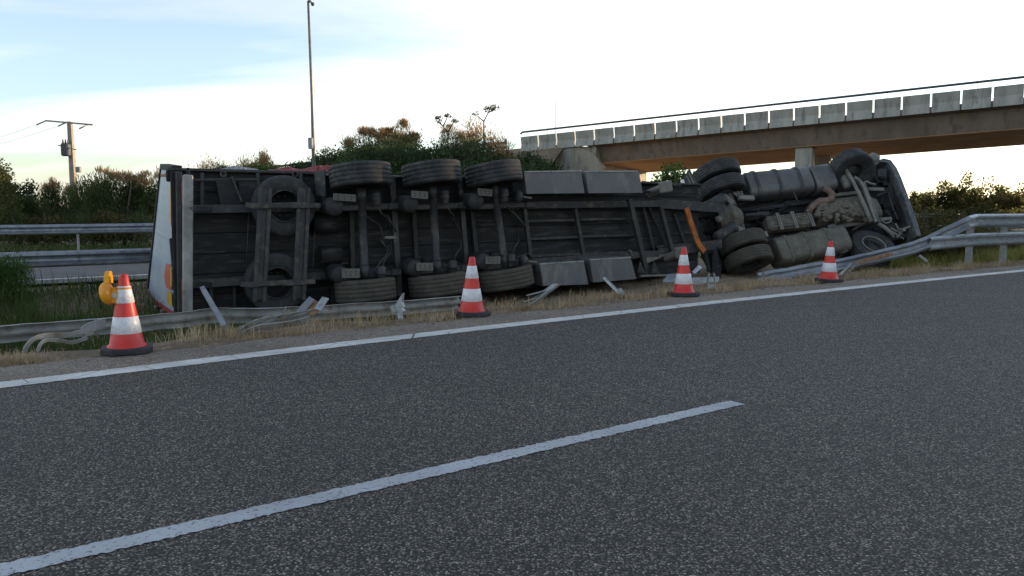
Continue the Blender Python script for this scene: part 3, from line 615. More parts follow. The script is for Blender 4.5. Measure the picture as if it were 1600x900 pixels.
# landing legs folded up
for (foot, legend, fy) in (((1040, 292), (1012, 303), 1), ((1064, 394), (1040, 404), 0)):
    f = tl(*foot, .42); q = tl(*legend, .9)
    MB().bar(f + Vector((0, .03, 0)), q, .14, .14).build('landing_leg', M['strut'], trailer)
    MB().box(f, (.30, .06, .24), rot3(0, R_(-8), R_(-12)), .03).build('landing_foot', M['strut'] if fy else M['plate'], trailer)
MB().bar(tl(1008, 300, .75), tl(1066, 300, .75), .05, .05).build('side_guard', M['black'], trailer)
MB().bar(tl(1003, 284, .9), tl(1064, 290, .95), .04, .03).build('side_guard', M['chassis_lt'], trailer)
p = [tl(1004, 400, .86), tl(1049, 396, .86), tl(1012, 411, .86)]; MB().prism(p, (0, 0, 0), (0, .02, 0)).build('gusset_plate', M['strut'], trailer)
for x in (996, 1018): p = [tl(x, 426, .7), tl(x + 4, 408, .7), tl(x + 14, 428, .7)]; MB().prism(p, (0, 0, 0), (0, .02, 0)).build('gusset_plate', M['chassis_lt'], trailer)
MB().bar(tl(1000, 431, .62), tl(1048, 430, .62), .04, .06).build('skid_bar', M['strut'], trailer)

# ------------------------------------------------------------------ the overturned tractor
tractor = empty('tractor_unit'); tractor.location = K_loc; tractor.rotation_euler = K_rot.to_euler()
tag(tractor, 'overturned truck tractor with fuel tanks, drive wheels and crushed cab floor showing', 'truck')
axd = (kl(1172, 394, .5) - kl(1128, 272, .5)).normalized()            # direction of the twisted drive axle
tiltq = Vector((0, 0, -1)).rotation_difference(axd)
te = tiltq.to_euler()
W2 = .50; DR = .555
for (px, py, mm) in ((1124, 268, 'rubber'), (1132, 292, 'rubber'), (1164, 378, 'rubber_dust'), (1173.5, 403, 'rubber_dust')):
    c = kl(px, py, W2 - .12); e = wheel(tractor, (c.x, W2, c.z), DR, .325, .28, M[mm], te, 4, inner=1 if py < 330 else -1)
up_i, lo_i = kl(1137, 306, W2), kl(1160, 368, W2)
b = MB(); b.tube([up_i + Vector((0, 0, .2)), up_i.lerp(lo_i, .3)], [.10, .13], 16); b.tube([lo_i + Vector((0, 0, -.2)), lo_i.lerp(up_i, .3)], [.10, .13], 16); b.build('axle_housing', M['cast'], tractor)
dc = kl(1148, 338, .30)
b = MB(); b.lathe([(0, -.20), (.06, -.195), (.15, -.16), (.22, -.09), (.27, -.01), (.30, .02), (.30, .06), (.27, .07), (.26, .2), (.2, .3)], 32, Matrix.Translation(dc + Vector((0, .08, 0))) @ Matrix.Scale(1.18, 4) @ Matrix.Rotation(R_(62), 4, 'Z') @ Matrix.Rotation(R_(-90), 4, 'X') @ Matrix.Rotation(R_(-12), 4, 'Y'))
b.build('differential', M['cast'], tractor)
q = kl(1129, 342, .3); MB().lathe([(0, -.16), (.07, -.15), (.085, -.1), (.09, .1), (.14, .2)], 20, Matrix.Translation(q) @ Matrix.Rotation(R_(90), 4, 'Y')).build('pinion_nose', M['strut'], tractor)
# rear air bellows and their brackets
for (a, b_, br0, br1) in (((1098, 328), (1133, 308), (1130, 305), (1146, 318)), ((1118, 374), (1150, 352), (1141, 350), (1164, 362))):
    p, q = kl(*a, .42), kl(*b_, .20); d = q - p
    MB().tube([p, p + d * .08, p + d * .15, p + d * .45, p + d * .5, p + d * .55, p + d * .92, q], [.10, .135, .145, .145, .13, .145, .145, .11], 24).build('air_bellows', M['chassis_lt'], tractor)
    MB().bar(kl(*br0, .27), kl(*br1, .27), .13, .04).build('bellows_bracket', M['strut'], tractor)
for (x, y) in ((1148, 302), (1168, 360)):
    b = MB()
    for k in range(3):
        c = kl(x + k * 5, y - k * .6, .2); b.lathe([(.030, -.012), (.042, 0), (.030, .012), (.02, 0)], 12, Matrix.Translation(c) @ Matrix.Rotation(R_(90 + 30 * k), 4, 'X'), closed=True)
        b.bar(c, c + Vector((.05, .03, -.07)), .03, .03)
    b.build('u_bolt', M['strut'], tractor)
MB().bar(kl(1153, 309, .28), kl(1178, 310, .28), .12, .10).build('axle_bracket', M['strut'], tractor)
p = [kl(1172, 364, .25), kl(1198, 361, .25), kl(1201, 369, .25), kl(1180, 372, .25)]; MB().prism(p, (0, 0, 0), (0, .1, 0)).build('axle_bracket', M['strut'], tractor)
# ladder frame
for (a, b_, w_) in (((1088, 338), (1300, 311), .88), ((1100, 395), (1310, 352), .88)):
    p, q = kl(*a, w_), kl(*b_, w_); b = MB(); b.bar(p, q, .09, .012); b.bar(p + Vector((0, .13, 0)), q + Vector((0, .13, 0)), .012, .25); b.build('frame_rail', M['chassis'], tractor)
for (a, b_, w_) in (((1298, 305.5), (1345, 300.5), .70), ((1356, 295.5), (1381, 296), .70), ((1306, 355), (1360, 346), .70), ((1374, 343), (1393, 341.5), .70)):
    p, q = kl(*a, w_), kl(*b_, w_); MB().bar(p, q, .09, .05).build('front_rail', M['strut'], tractor)
for px0, py0, px1, py1 in ((1186, 326, 1198, 372), (1096, 336, 1113, 392), (1104, 330, 1122, 384)):
    MB().channel(kl(px0, py0, .92), kl(px1, py1, .92), .12, .06).build('frame_cross_member', M['chassis'], tractor)
c = kl(1107, 356, .9); MB().box(c, (.30, .22, .36), rot3(0, R_(8), 0), .06).build('valve_block', M['floor'], tractor)
p = [kl(*q, 1.0) for q in ((1092, 300), (1128, 290), (1170, 284), (1300, 276), (1322, 300), (1330, 386), (1218, 402), (1122, 424), (1104, 392))]
MB().prism(p, (0, 0, 0), (0, .35, 0)).build('underbody', M['black'], tractor)
for k in range(26):
    t = random.random(); q = kl(1100 + 210 * t, 318 + random.uniform(0, 62) - 22 * t, .93); MB().box(q, (random.uniform(.06, .4), random.uniform(.05, .2), random.uniform(.04, .22)), rot3(random.uniform(-.2, .2), random.uniform(-.4, .4), random.uniform(-.2, .2)), .012).build('underbody_fitting', M[random.choice(['chassis', 'black', 'chassis', 'floor', 'chassis_lt'])], tractor)
for k in range(8):
    x = 1100 + random.uniform(0, 150); y = 325 + random.uniform(0, 50); P = [kl(x, y, .8)]
    for j in range(4): x += random.uniform(8, 22); y += random.uniform(-9, 7); P.append(kl(x, y, .8 + random.uniform(-.05, .05)))
    MB().tube(P, random.uniform(.012, .025), 7).build('air_hose', M[random.choice(['rubber_blk', 'chassis'])], tractor)
# rear: orange bar, mudguards
ob = [tl(*q, .84) for q in ((1072.5, 325), (1079, 347), (1087, 370), (1092, 382), (1100, 392.5))]
b = MB()
for i in range(4): b.bar(ob[i], ob[i + 1] + (ob[i + 1] - ob[i]).normalized() * .012, .12, .05 + .004 * (i % 2))
b.build('nose_bar', M['orange'], trailer)
p = [kl(1068, 277, .02), kl(1077, 263, -.1), kl(1096, 304, -.05), kl(1088, 316, .05)]
mg = MB().prism(p, (0, 0, 0), (.03, .03, 0)).build('mudguard', M['chassis_lt'], tractor)
for k in (.35, .7):
    a, b_ = p[0].lerp(p[1], k) - Vector((.01, .03, 0)), p[3].lerp(p[2], k) - Vector((.01, .03, 0)); MB().bar(a.lerp(b_, .1), a.lerp(b_, .9), .025, .03).build('rib', M['strut'], mg)
lp = MB().bar(kl(1065.5, 281, -.02), kl(1069, 292, -.02), .08, .05).build('tail_lamp', M['lamp_white'], tractor)
MB().bar(kl(1069, 292.5, -.02), kl(1073.5, 304, -.02), .08, .05).build('tail_lamp', M['lamp_red'], tractor)
MB().bar(kl(1082, 310, .1), kl(1094, 333, .5), .06, .05).build('mudguard_stay', M['chassis_lt'], tractor)
p = [kl(1113, 382, .15), kl(1118, 376, .15), kl(1127, 412, -.05), kl(1126, 434, -.05), kl(1113, 432, .1)]; MB().prism(p, (0, 0, 0), (.02, .04, 0)).build('mudguard', M['floor'], tractor)
MB().bar(kl(1100, 384, .8), kl(1108, 424, .7), .09, .06).build('mudguard_stay', M['chassis'], tractor)
# fuel tanks with straps
def tank(pa, pb, w_, r, sx, m, bands, extra=None):
    p, q = kl(*pa, w_), kl(*pb, w_); d = (q - p); L = d.length; x = d.normalized(); y = Vector((0, 1, 0)); y = (y - x * y.dot(x)).normalized(); z = x.cross(y)
    def ring(t, k=1.0):
        R = []
        for i in range(28):
            a = 2 * math.pi * i / 28; ca, sa = math.cos(a), math.sin(a); e = .55
            R.append(p + x * t + y * (math.copysign(abs(ca) ** e, ca) * r * sx * k) + z * (math.copysign(abs(sa) ** e, sa) * r * k))
        return R
    o = MB().loft([ring(0, .6), ring(.012, .93), ring(.05, 1), ring(L - .05, 1), ring(L - .012, .93), ring(L, .6)], smooth=True).build('fuel_tank', m, tractor)
    for bnd in bands:
        t = bnd * L; rg = []
        MB().loft([ring(t - .06, .99), ring(t - .04, 1.075), ring(t + .03, 1.075), ring(t + .05, .99)], caps=False, smooth=False).build('tank_strap', M['chassis_lt'] if m != M['tank_lo'] else M['cast'], o)  # darker than the tank: shading of the raised straps put into their colour
    return o
tank((1162, 294), (1262, 284), .62, .345, .8, M['tank_hi'], (.14, .47, .80))
tank((1265, 284), (1297, 280), .60, .36, .75, M['tank_hi'], ())
tank((1208, 397), (1318, 375), .62, .34, .85, M['tank_lo'], (.16, .42, .72))
c = kl(1240, 300, .3); MB().tube([c, c + Vector((.02, .0, -.28))], .02, 8).build('drain_pipe', M['chassis'], tractor)
# silencer with three clamps in the middle, propeller shaft
p, q = kl(1196, 352, .62), kl(1266, 345, .62); x = (q - p).normalized()
sil = MB().bar(p, q, .38, .30, bev=.06).build('silencer', M['cast'], tractor)
for k in range(5):
    o = Vector((0, -.153, -.13 + .065 * k)); MB().bar(p.lerp(q, .12) + o, p.lerp(q, .95) + o, .022, .02).build('rib', M['cast'], sil)
for k in (.22, .55, .92):
    t = p.lerp(q, k); b = MB(); b.bar(t + Vector((0, -.17, -.23)), t + Vector((0, -.17, .22)), .035, .02, (0, 1, 0)); b.bar(t + Vector((.05, -.17, -.23)), t + Vector((.05, -.17, .22)), .035, .02, (0, 1, 0)); b.bar(t + Vector((.02, -.17, .21)), t + Vector((.02, .15, .21)), .05, .02, (0, 0, 1)); b.build('clamp', M['strut'], sil)
p, q = kl(1160, 341, .7), kl(1200, 335, .7); MB().tube([p, q], .09, 16).build('propeller_shaft', M['chassis'], tractor)
MB().tube([kl(1163, 337, .5), kl(1190, 334, .55), kl(1196, 338, .55)], .05, 12).build('steering_damper', M['chassis'], tractor)
# exhaust pipe
MB().tube([kl(1262, 334, .5), kl(1268, 324, .48), kl(1278, 316, .46), kl(1291, 314, .44), kl(1299, 311, .42), kl(1300, 303, .40), kl(1294, 297, .40), kl(1286, 294, .42)], [.075, .075, .085, .09, .09, .085, .08, .075], 16).build('exhaust_pipe', M['rustpipe'], tractor)
# gearbox and engine: castings with ribs and sump
b = MB(); eng = [(1268, 337, 24, .26), (1280, 333, 30, .34), (1292, 331, 27, .30), (1306, 332, 28, .32), (1322, 331, 27, .33), (1337, 330, 29, .34), (1350, 330, 30, .33), (1366, 329, 24, .26)]
rings = []
for (px, py, hh, ww) in eng:
    c = kl(px, py, .72); h = hh / 46.0 * .9; R = []
    for i in range(16):
        a = 2 * math.pi * i / 16; k = 1 + random.uniform(-.03, .03); ca, sa = math.cos(a), math.sin(a)
        R.append(c + Vector((random.uniform(-.02, .02), math.copysign(abs(ca) ** .7, ca) * ww * k, math.copysign(abs(sa) ** .7, sa) * h * .62 * k)))
    rings.append(R)
engo = b.loft(rings).build('engine', M['cast'], tractor)
for k in range(30):
    c = kl(1276 + random.uniform(0, 88), 319 + random.uniform(0, 26), .40 + random.uniform(0, .06)); MB().box(c, (random.uniform(.08, .2), .12, random.uniform(.06, .16)), rot3(random.uniform(-.3, .3), random.uniform(-.4, .4), 0), .02).build('engine_cover', M['cast'], engo)
for k in range(6):
    c = kl(1283 + k * 1.5, 324 + k * 4.2, .40); MB().box(c, (.12, .05, .035), None, .01).build('rib', M['cast'], engo)
# battery box, slanted and dented
p = [kl(1293, 352, .55), kl(1306, 348.5, .5), kl(1325, 392, .42), kl(1314, 396, .5)]; MB().prism(p, (0, 0, 0), (.03, .22, 0)).build('battery_box', M['tank_hi'], tractor)
p = [kl(1313, 361, .62), kl(1323, 361, .62), kl(1328, 376, .6), kl(1320, 378, .6)]; MB().prism(p, (0, 0, 0), (.02, .15, 0)).build('valve_block', M['chassis_lt'], tractor)
MB().tube([kl(1332, 360, .6), kl(1340, 354, .6), kl(1348, 352, .6)], .03, 8).build('air_hose', M['chassis_lt'], tractor)
# front axle: wheels turned, two long rods, bent bracket
c = kl(1329, 268, .45); e = wheel(tractor, c, .57, .38, .28, M['rubber'], (R_(-33), R_(6), 0), 3, inner=-1)
c = kl(1362, 388, .6); e = wheel(tractor, c, .54, .31, .28, M['rubber'], (R_(66), R_(4), 0), 3, inner=1)
MB().lathe([(.275, .12), (.30, .135), (.30, .15), (.262, .15), (.255, .12)], 36, closed=True).build('rim_flange', M['strut'], e)
c = kl(1320, 283, .5); MB().lathe([(0, -.2), (.09, -.2), (.11, -.1), (.12, .1), (.08, .2), (0, .2)], 18, Matrix.Translation(c)).build('brake_chamber', M['strut'], tractor)
b = MB(); P = [kl(*q, .30) for q in ((1319.5, 262), (1331, 280), (1341, 300), (1353, 327), (1361, 347))]; b.tube(P, [.05, .045, .045, .05, .055], 12); b.build('tie_rod', M['strut'], tractor)
b = MB(); P = [kl(*q, .34) for q in ((1334, 277), (1343, 283), (1349, 292), (1358, 318), (1368, 347))]
for i in range(4): b.bar(P[i], P[i + 1] + (P[i + 1] - P[i]).normalized() * .01, .085, .09)
b.build('axle_beam', M['strut'], tractor)
b = MB(); P = [kl(*q, .36) for q in ((1351, 287), (1355, 300), (1364, 322), (1374, 347))]; b.tube(P, .03, 8); b.build('drag_link', M['strut'], tractor)
MB().tube([kl(*q, .33) for q in ((1352, 292), (1350, 285), (1354, 283.5), (1361, 287), (1368, 288.5))], .028, 10).build('bent_bracket', M['strut'], tractor)
MB().tube([kl(*q, .40) for q in ((1372, 349), (1383, 356), (1392, 364), (1397, 371))], [.05, .05, .045, .03], 10).build('stabiliser_bar', M['strut'], tractor)
MB().tube([kl(*q, .55) for q in ((1376, 344), (1384, 349), (1391, 347), (1392, 342))], .025, 8).build('bent_bracket', M['strut'], tractor)
# crushed cab: floor, shell, bumper skin
def ring_at(pxs, w_): return [kl(x, y, w_) for x, y in pxs]
b = MB(); prof = ((1318, 262), (1350, 250), (1384, 256), (1405, 290), (1424, 350), (1430, 366), (1380, 380), (1326, 392))
r0 = ring_at(prof, 1.05); r1 = [p + Vector((0, .55, 0)) for p in r0]; cc = sum(r1, Vector()) / 8
r2 = [cc + (p - cc) * .9 + Vector((-.1, .55, .04)) for p in r1]
c0 = sum(r0, Vector()) / 8
b.loft([[c0 + (p - c0) * .9 + Vector((0, .02, 0)) for p in r0], [c0 + (p - c0) * .97 for p in r0], r0, r1, r2]).build('cab_shell', M['black'], tractor)
for k in range(16):
    q = kl(1366 + random.uniform(0, 44), 268 + random.uniform(0, 92), .95); MB().box(q, (random.uniform(.05, .3), random.uniform(.05, .2), random.uniform(.05, .35)), rot3(random.uniform(-.4, .4), random.uniform(-.7, .7), random.uniform(-.3, .3)), .015).build('floor_fitting', M[random.choice(['black', 'chassis', 'black', 'chassis_lt'])], tractor)
def strip(pts, wds, dep, m, name, w_=.45):
    b = MB(); rings = []
    P = [kl(*q, w_) for q in pts]
    for i, p in enumerate(P):
        t = (P[min(i + 1, len(P) - 1)] - P[max(i - 1, 0)]).normalized(); y = Vector((0, 1, 0)); n_ = t.cross(y).normalized(); y2 = n_.cross(t).normalized()
        wd = wds[i]; R = [p - n_ * wd, p - n_ * wd * .9 - y2 * .05, p + n_ * wd * .6 - y2 * .07, p + n_ * wd, p + n_ * wd + y2 * dep, p - n_ * wd * .6 + y2 * dep]
        rings.append(R)
    return b.loft(rings, smooth=False).build(name, m, tractor)
strip(((1372, 253), (1379, 251.5), (1388, 254), (1396, 265), (1403, 280), (1411, 301), (1418, 320), (1425, 340), (1430, 356), (1434, 370)), [.035, .06, .075, .08, .08, .075, .07, .08, .075, .06], .34, M['cab'], 'bumper')
strip(((1391, 276), (1396, 284), (1402, 300), (1411, 325), (1417, 343), (1420, 360)), [.04, .06, .06, .05, .07, .05], .2, M['chassis_lt'], 'bumper_bracket', .62)
for (a, b_, wd) in (((1388, 302), (1396, 330), .06), ((1397, 331), (1403, 343), .05), ((1370, 306), (1385, 300), .05), ((1376, 265), (1384, 290), .12), ((1366, 262), (1376, 285), .16)):
    MB().bar(kl(*a, .72), kl(*b_, .72), wd, .06).build('cab_brace', M['chassis'], tractor)
c = kl(1379, 272, .6); MB().box(c, (.22, .18, .3), rot3(.2, .3, .1), .05).build('headlamp_housing', M['chassis'], tractor)
c = kl(1365, 249, .75); MB().tube([c + Vector((-.12, 0, .0)), c + Vector((.0, .03, .03)), c + Vector((.13, 0, -.03))], [.12, .17, .12], 12).build('step_corner', M['strut'], tractor)
for k in range(7):
    a = (1398 + random.uniform(0, 18), 352 + random.uniform(0, 16)); q = kl(*a, .6); d = Vector((random.uniform(-.2, .2), random.uniform(-.1, .1), random.uniform(-.12, .12)))
    MB().bar(q - d, q + d, .05, .02).build('torn_sheet', M['strut'], tractor)

# ------------------------------------------------------------------ traffic cones
def make_cone():
    root = empty('traffic_cone')
    b = MB(); n = 8; rr = .25
    ring = lambda z, k: [Vector((math.copysign(min(abs(math.cos(a) * rr * 1.3), .225), math.cos(a)) * k, math.copysign(min(abs(math.sin(a) * rr * 1.3), .225), math.sin(a)) * k, z)) for a in [math.pi / 8 + i * math.pi / 4 for i in range(8)]]
    b.loft([ring(0, .97), ring(.008, 1), ring(.045, 1), ring(.055, .97), ring(.056, .5)]).build('base', M['cone_base'], root)
    H = .745; rb, rt = .158, .036
    rad = lambda z: rb + (rt - rb) * (z - .056) / (H - .056)
    b = MB(); b.lathe([(.178, .056), (.176, .066), (rad(.075), .078)] + [(rad(z), z) for z in (.2, .35, .5, .62, H - .012)] + [(rt - .006, H), (.022, H), (.02, H - .05)], 32).build('body', M['cone_red'], root)
    for z0, z1 in ((.185, .345), (.475, .635)):
        b = MB(); b.lathe([(rad(z0) + .0005, z0), (rad(z0) + .0035, z0 + .003), (rad(z1) + .0035, z1 - .003), (rad(z1) + .0005, z1)], 32).build('reflective_band', M['cone_white'], root)
    return root
cone0 = make_cone()
cl = ['red and white traffic cone carrying the amber warning lamp, left end of the row', 'red and white traffic cone in front of the trailer axle wheels', 'red and white traffic cone in front of the orange bar at the trailer nose', 'red and white traffic cone in front of the lower fuel tank, beside the fallen rail']
for i, (px, py, rz) in enumerate(((199, 550, .42), (737, 492.5, .2), (1068, 462, .1), (1294.5, 440, .55))):
    o = cone0 if i == 0 else copy_tree(cone0)
    g = gz(px, py); o.location = (g.x, g.y, .004); o.rotation_euler = ((0, .012, -.008, .015)[i], (.0, .01, -.014, .012)[i], rz); tag(o, cl[i], 'traffic cone', 'traffic cones along the hard shoulder')
    if i == 0: cone_at = g.copy()
# warning lamp hung on the first cone
wl = empty('warning_lamp', (cone_at.x, cone_at.y, .615), 0.0); tag(wl, 'round amber warning lamp strapped to the top of a traffic cone', 'warning lamp')
MB().lathe([(.058, -.012), (.064, -.012), (.064, .012), (.058, .012)], 24, closed=True).build('strap', M['amber_dark'], wl)
MB().bar((-.06, -.035, .0), (-.16, -.03, -.004), .024, .02, (0, 1, 0)).build('arm', M['amber_dark'], wl)
bt = MB(); bt.box((-.085, -.02, -.075), (.11, .10, .13), None, .014); bt = bt.build('battery_case', M['amber_dark'], wl)
MB().box((-.07, -.0722, -.06), (.055, .004, .05), None, .001).build('sticker', M['sticker'], bt)
LR = Matrix.Translation((-.15, -.02, -.045)) @ Matrix.Rotation(R_(-100), 4, 'Y') @ Matrix.Rotation(R_(16), 4, 'X')
MB().lathe([(0, -.045), (.07, -.045), (.105, -.03), (.112, -.012), (.112, .012), (.105, .022)], 32, LR).build('lamp_housing', M['amber_dark'], wl)
MB().lathe([(.103, .018), (.10, .03), (.094, .034), (.092, .042), (.082, .046), (.079, .053), (.066, .054), (.062, .060), (.046, .060), (.040, .066), (.02, .064), (0, .067)], 32, LR, smooth=False).build('lens', M['amber'], wl)
MB().loft([[Vector((-.14 + dx_, y, z)) for dx_, y, z in ((-.022, -.05 * k, zz), (.022, -.05 * k, zz), (.022, .03 * k, zz), (-.022, .03 * k, zz))] for k, zz in ((1.15, .05), (1.1, .11), (.7, .15), (.3, .165))]).build('lamp_handle', M['amber'], wl)

# ------------------------------------------------------------------ guardrails
WP = [(0, -.155), (.018, -.150), (.078, -.115), (.081, -.078), (.012, -.035), (.006, 0), (.012, .035), (.081, .078), (.078, .115), (.018, .150), (0, .155)]
def wbeam(path, ups, outs, k=1.0, flat=None):
    b = MB(); rings = []
    for i, p in enumerate(path):
        p = Vector(p); u = Vector(ups[i] if isinstance(ups, list) else ups).normalized(); o = Vector(outs[i] if isinstance(outs, list) else outs); o = (o - u * o.dot(u)).normalized(); fl = flat[i] if flat else 1.0
        fr = [p + o * (a * fl) + u * (c_ * k) for a, c_ in WP]; bk = [p + o * (a * fl - .006) + u * (c_ * k * .985) for a, c_ in WP][::-1]
        rings.append(fr + bk)
    return b.loft(rings)
NRM = Vector((-RC, RS, 0)); ALONG = Vector((RS, RC, 0))
def rail_run(name, label, s0, s1, p, ztop, step, postm, beams, face=-1, zg=None, group=None, extra=0.0):
    root = empty(name, tuple(rp((s0 + s1) / 2, p, gh((s0 + s1) / 2, p)))); o0 = Vector(root.location)
    tag(root, label, 'guardrail', group)
    for bz in beams:
        pts = [rp(s0 + (s1 - s0) * i / 24, p, bz) - o0 for i in range(25)]
        wbeam(pts, (0, 0, 1), NRM * face).build('beam', M['galv_skytint'], root)
    proto = None; s = s0 + step * .5
    while s < s1:
        g = rp(s, p - face * .07, zg if zg is not None else gh(s, p))
        if proto is None:
            b = MB(); b.channel((0, 0, -.3), (0, 0, ztop - .13 - g.z), .10, .05, .006, tuple(ALONG)); proto = b.build('post', M['galv_old'], root); po = proto
        else:
            po = proto.copy(); COL.objects.link(po)
        po.location = g - o0; s += step
    return root
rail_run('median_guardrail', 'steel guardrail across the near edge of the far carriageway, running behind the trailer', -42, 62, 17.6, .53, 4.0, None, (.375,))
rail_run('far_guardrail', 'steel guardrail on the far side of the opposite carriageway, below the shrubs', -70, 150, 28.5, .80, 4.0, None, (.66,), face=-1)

# right hand crash barrier: two beams on posts, torn and dragged down at the left
rr = empty('crash_barrier', tuple(gpt(18, 8.75))); ro = Vector(rr.location); tag(rr, 'double beam crash barrier at the right, its upper beam bent down towards the cab', 'guardrail')
pp = [gz(1520, 413.5, -.03), gz(1573.5, 410, -.03)]
dpost = pp[1] - pp[0]; proto = None
hp = at(1520, 338, pp[0].y).z
for k in range(11):
    g = pp[0] + dpost * k
    if proto is None: b = MB(); b.channel((0, 0, -.3), (0, 0, hp + .03), .15, .07, .007, tuple(ALONG)); po = proto = b.build('post', M['galv_old'], rr)
    else: po = proto.copy(); COL.objects.link(po)
    po.location = g + NRM * .12 - ro
def barrier(pts, m, name, parent, o0, flat=None, outs=None, ups=None, k=1.0):
    # densify
    P = []; U = []; O = []; FL = []
    for i in range(len(pts) - 1):
        for j in range(4):
            t = j / 4; P.append(pts[i].lerp(pts[i + 1], t)); 
            if ups: U.append(Vector(ups[i]).lerp(Vector(ups[i + 1]), t)); O.append(Vector(outs[i]).lerp(Vector(outs[i + 1]), t))
            if flat: FL.append(flat[i] * (1 - t) + flat[i + 1] * t)
    P.append(pts[-1])
    if m is M['galv_blue'] or m is M['galv_old']:
        jr = random.Random(len(pts)); P = [p if i in (0, len(P) - 1) else p + Vector((jr.uniform(-.006, .006), jr.uniform(-.006, .006), jr.uniform(-.006, .006))) for i, p in enumerate(P)]
    if ups: U.append(Vector(ups[-1])); O.append(Vector(outs[-1]))
    if flat: FL.append(flat[-1])
    return wbeam([p - o0 for p in P], U if ups else (0, 0, 1), O if ups else -NRM, k, FL if flat else None).build(name, m, parent)
y0 = pp[0].y; y1 = pp[1].y
zU, zL = at(1520, 344.5, y0).z, at(1520, 374.5, y0).z
far = [pp[0] + dpost * 10.4]; 
Ub = [Vector((far[0].x, far[0].y, zU)), Vector((pp[1].x, pp[1].y, zU)), Vector((pp[0].x, pp[0].y, zU)), at(1512, 348, 18.75), at(1475, 366, 18.6), at(1440, 384, 18.4)]
upn = [(0, 0, 1)] * 4 + [(-.15, 0, 1), (-.25, 0, 1)]
barrier(Ub[:4], M['galv'], 'beam', rr, ro)
barrier(Ub[3:], M['galv_blue'], 'beam', rr, ro, [1, .6, .8], [tuple(-NRM)] * 3, [(0, 0, 1), (-.1, .1, 1), (-.2, .15, 1)], .98)
Lb = [Vector((far[0].x, far[0].y, zL)), Vector((pp[1].x, pp[1].y, zL)), Vector((pp[0].x, pp[0].y, zL)), at(1480, 378, 18.5), at(1452, 381, 18.25)]
barrier(Lb, M['galv'], 'beam', rr, ro, [1, 1, 1, .9, .5])
MB().bar(at(1436, 399, 18.1) - ro, at(1449, 409, 18.0) - ro, .06, .04).build('stay', M['galv_old'], rr)

# fallen beam: long ribbon lying in the grass along the whole truck
fb = empty('fallen_guardrail', tuple(gz(600, 490, -.03))); fo = Vector(fb.location); tag(fb, 'long guardrail beam torn from its posts and lying in the dry grass along the trailer', 'guardrail')
fpx = [(-60, 528, .0), (0, 522.5, .0), (80, 516, .0), (160, 510.5, .0), (240, 504, .01), (290, 499, .03), (330, 493, .05), (400, 494, .03), (470, 490.5, .03), (550, 485, .03), (640, 480, .02), (720, 473, .0)]
pts = [gz(x, y, z) for x, y, z in fpx]; dl = (pts[0] - pts[1]).normalized(); pts = [pts[0] + dl * 4, pts[0] + dl * 2] + pts
barrier(pts, M['galv_old'], 'beam', fb, fo, [1, 1, 1.0, 1, .9, 1, .7, .5, .8, 1, .7, .6, .9, 1], [(-RC * .85, RS * .85, .16 + .10 * math.sin(i_ * 1.7)) for i_ in range(14)], [(RC * .3, -RS * .3, .95)] * 14, .66)
rb_ = empty('dragged_guardrail', tuple(gz(1300, 418, 0))); rbo = Vector(rb_.location); tag(rb_, 'dragged bluish guardrail beam sloping down from the barrier past the fuel tank to the grass', 'guardrail')
pts = [at(1450, 379, 18.3), at(1420, 389.5, 18.1), at(1385, 398, 17.9), at(1345, 407, 17.7), at(1310, 415, 17.5), at(1270, 421, 17.2), at(1235, 428, 16.95), at(1205, 433, 16.7), at(1185, 437, 16.5)]
barrier(pts, M['galv_blue'], 'beam', rb_, rbo, [.7, 1, 1, 1.1, .9, .5, .7, .5, .4], [(.45, -.75, .45)] * 9, [(-.25, .35, 1)] * 9, .95)
p2 = [at(1392, 396, 17.78), at(1360, 404, 17.6), at(1330, 411, 17.48)]
MB().bar(p2[0] - rbo + Vector((0, -.09, 0)), p2[2] - rbo + Vector((0, -.09, 0)), .07, .015).build('rusty_scrape', M['rusty'], rb_)

# ------------------------------------------------------------------ debris from the barrier
def debris(name, label, cat, at_px, group='torn guardrail pieces on the verge'):
    g = gz(*at_px, -.01); e = empty(name, tuple(g)); tag(e, label, cat, group); return e, Vector(g)
def gp(px, py, Y): return at(px, py, Y)
# curled strips at the left
e, o = debris('bent_spacer', 'curled pale steel strip looping over the grass at the far left of the verge', 'bent metal', (80, 550))
Yb = o.y
def ribbon(pts, wd, up, th=.012):
    b = MB(); rings = []
    P = [Vector(p) for p in pts]
    Q = []
    for i in range(len(P) - 1):                       # Catmull-Rom
        p0, p1, p2_, p3 = P[max(i - 1, 0)], P[i], P[i + 1], P[min(i + 2, len(P) - 1)]
        for j in range(5):
            t = j / 5; Q.append(.5 * ((2 * p1) + (p2_ - p0) * t + (2 * p0 - 5 * p1 + 4 * p2_ - p3) * t * t + (3 * p1 - p0 - 3 * p2_ + p3) * t ** 3))
    Q.append(P[-1]); up = Vector(up).normalized()
    for i, p in enumerate(Q):
        t = (Q[min(i + 1, len(Q) - 1)] - Q[max(i - 1, 0)]).normalized(); s_ = (up - t * up.dot(t)).normalized(); n_ = t.cross(s_)
        rings.append([p - s_ * wd / 2 - n_ * th / 2, p + s_ * wd / 2 - n_ * th / 2, p + s_ * wd / 2 + n_ * th / 2, p - s_ * wd / 2 + n_ * th / 2])
    return b.loft(rings, smooth=False)
dd = Vector((-.35, .9, .25))
l1 = [gp(37, 554, Yb), gp(44, 538, Yb), gp(58, 527, Yb + .05), gp(80, 523, Yb + .2), gp(105, 523, Yb + .35), gp(125, 518.5, Yb + .5), gp(146, 520, Yb + .7)]
ribbon([p - o for p in l1], .042, (.1, -.35, .9)).build('upper_strip', M['galv_old'], e)
l2 = [gp(59, 549, Yb - .1), gp(64, 537, Yb - .08), gp(74, 531, Yb), gp(95, 532.5, Yb + .1), gp(113, 535, Yb + .2), gp(136, 528, Yb + .4)]
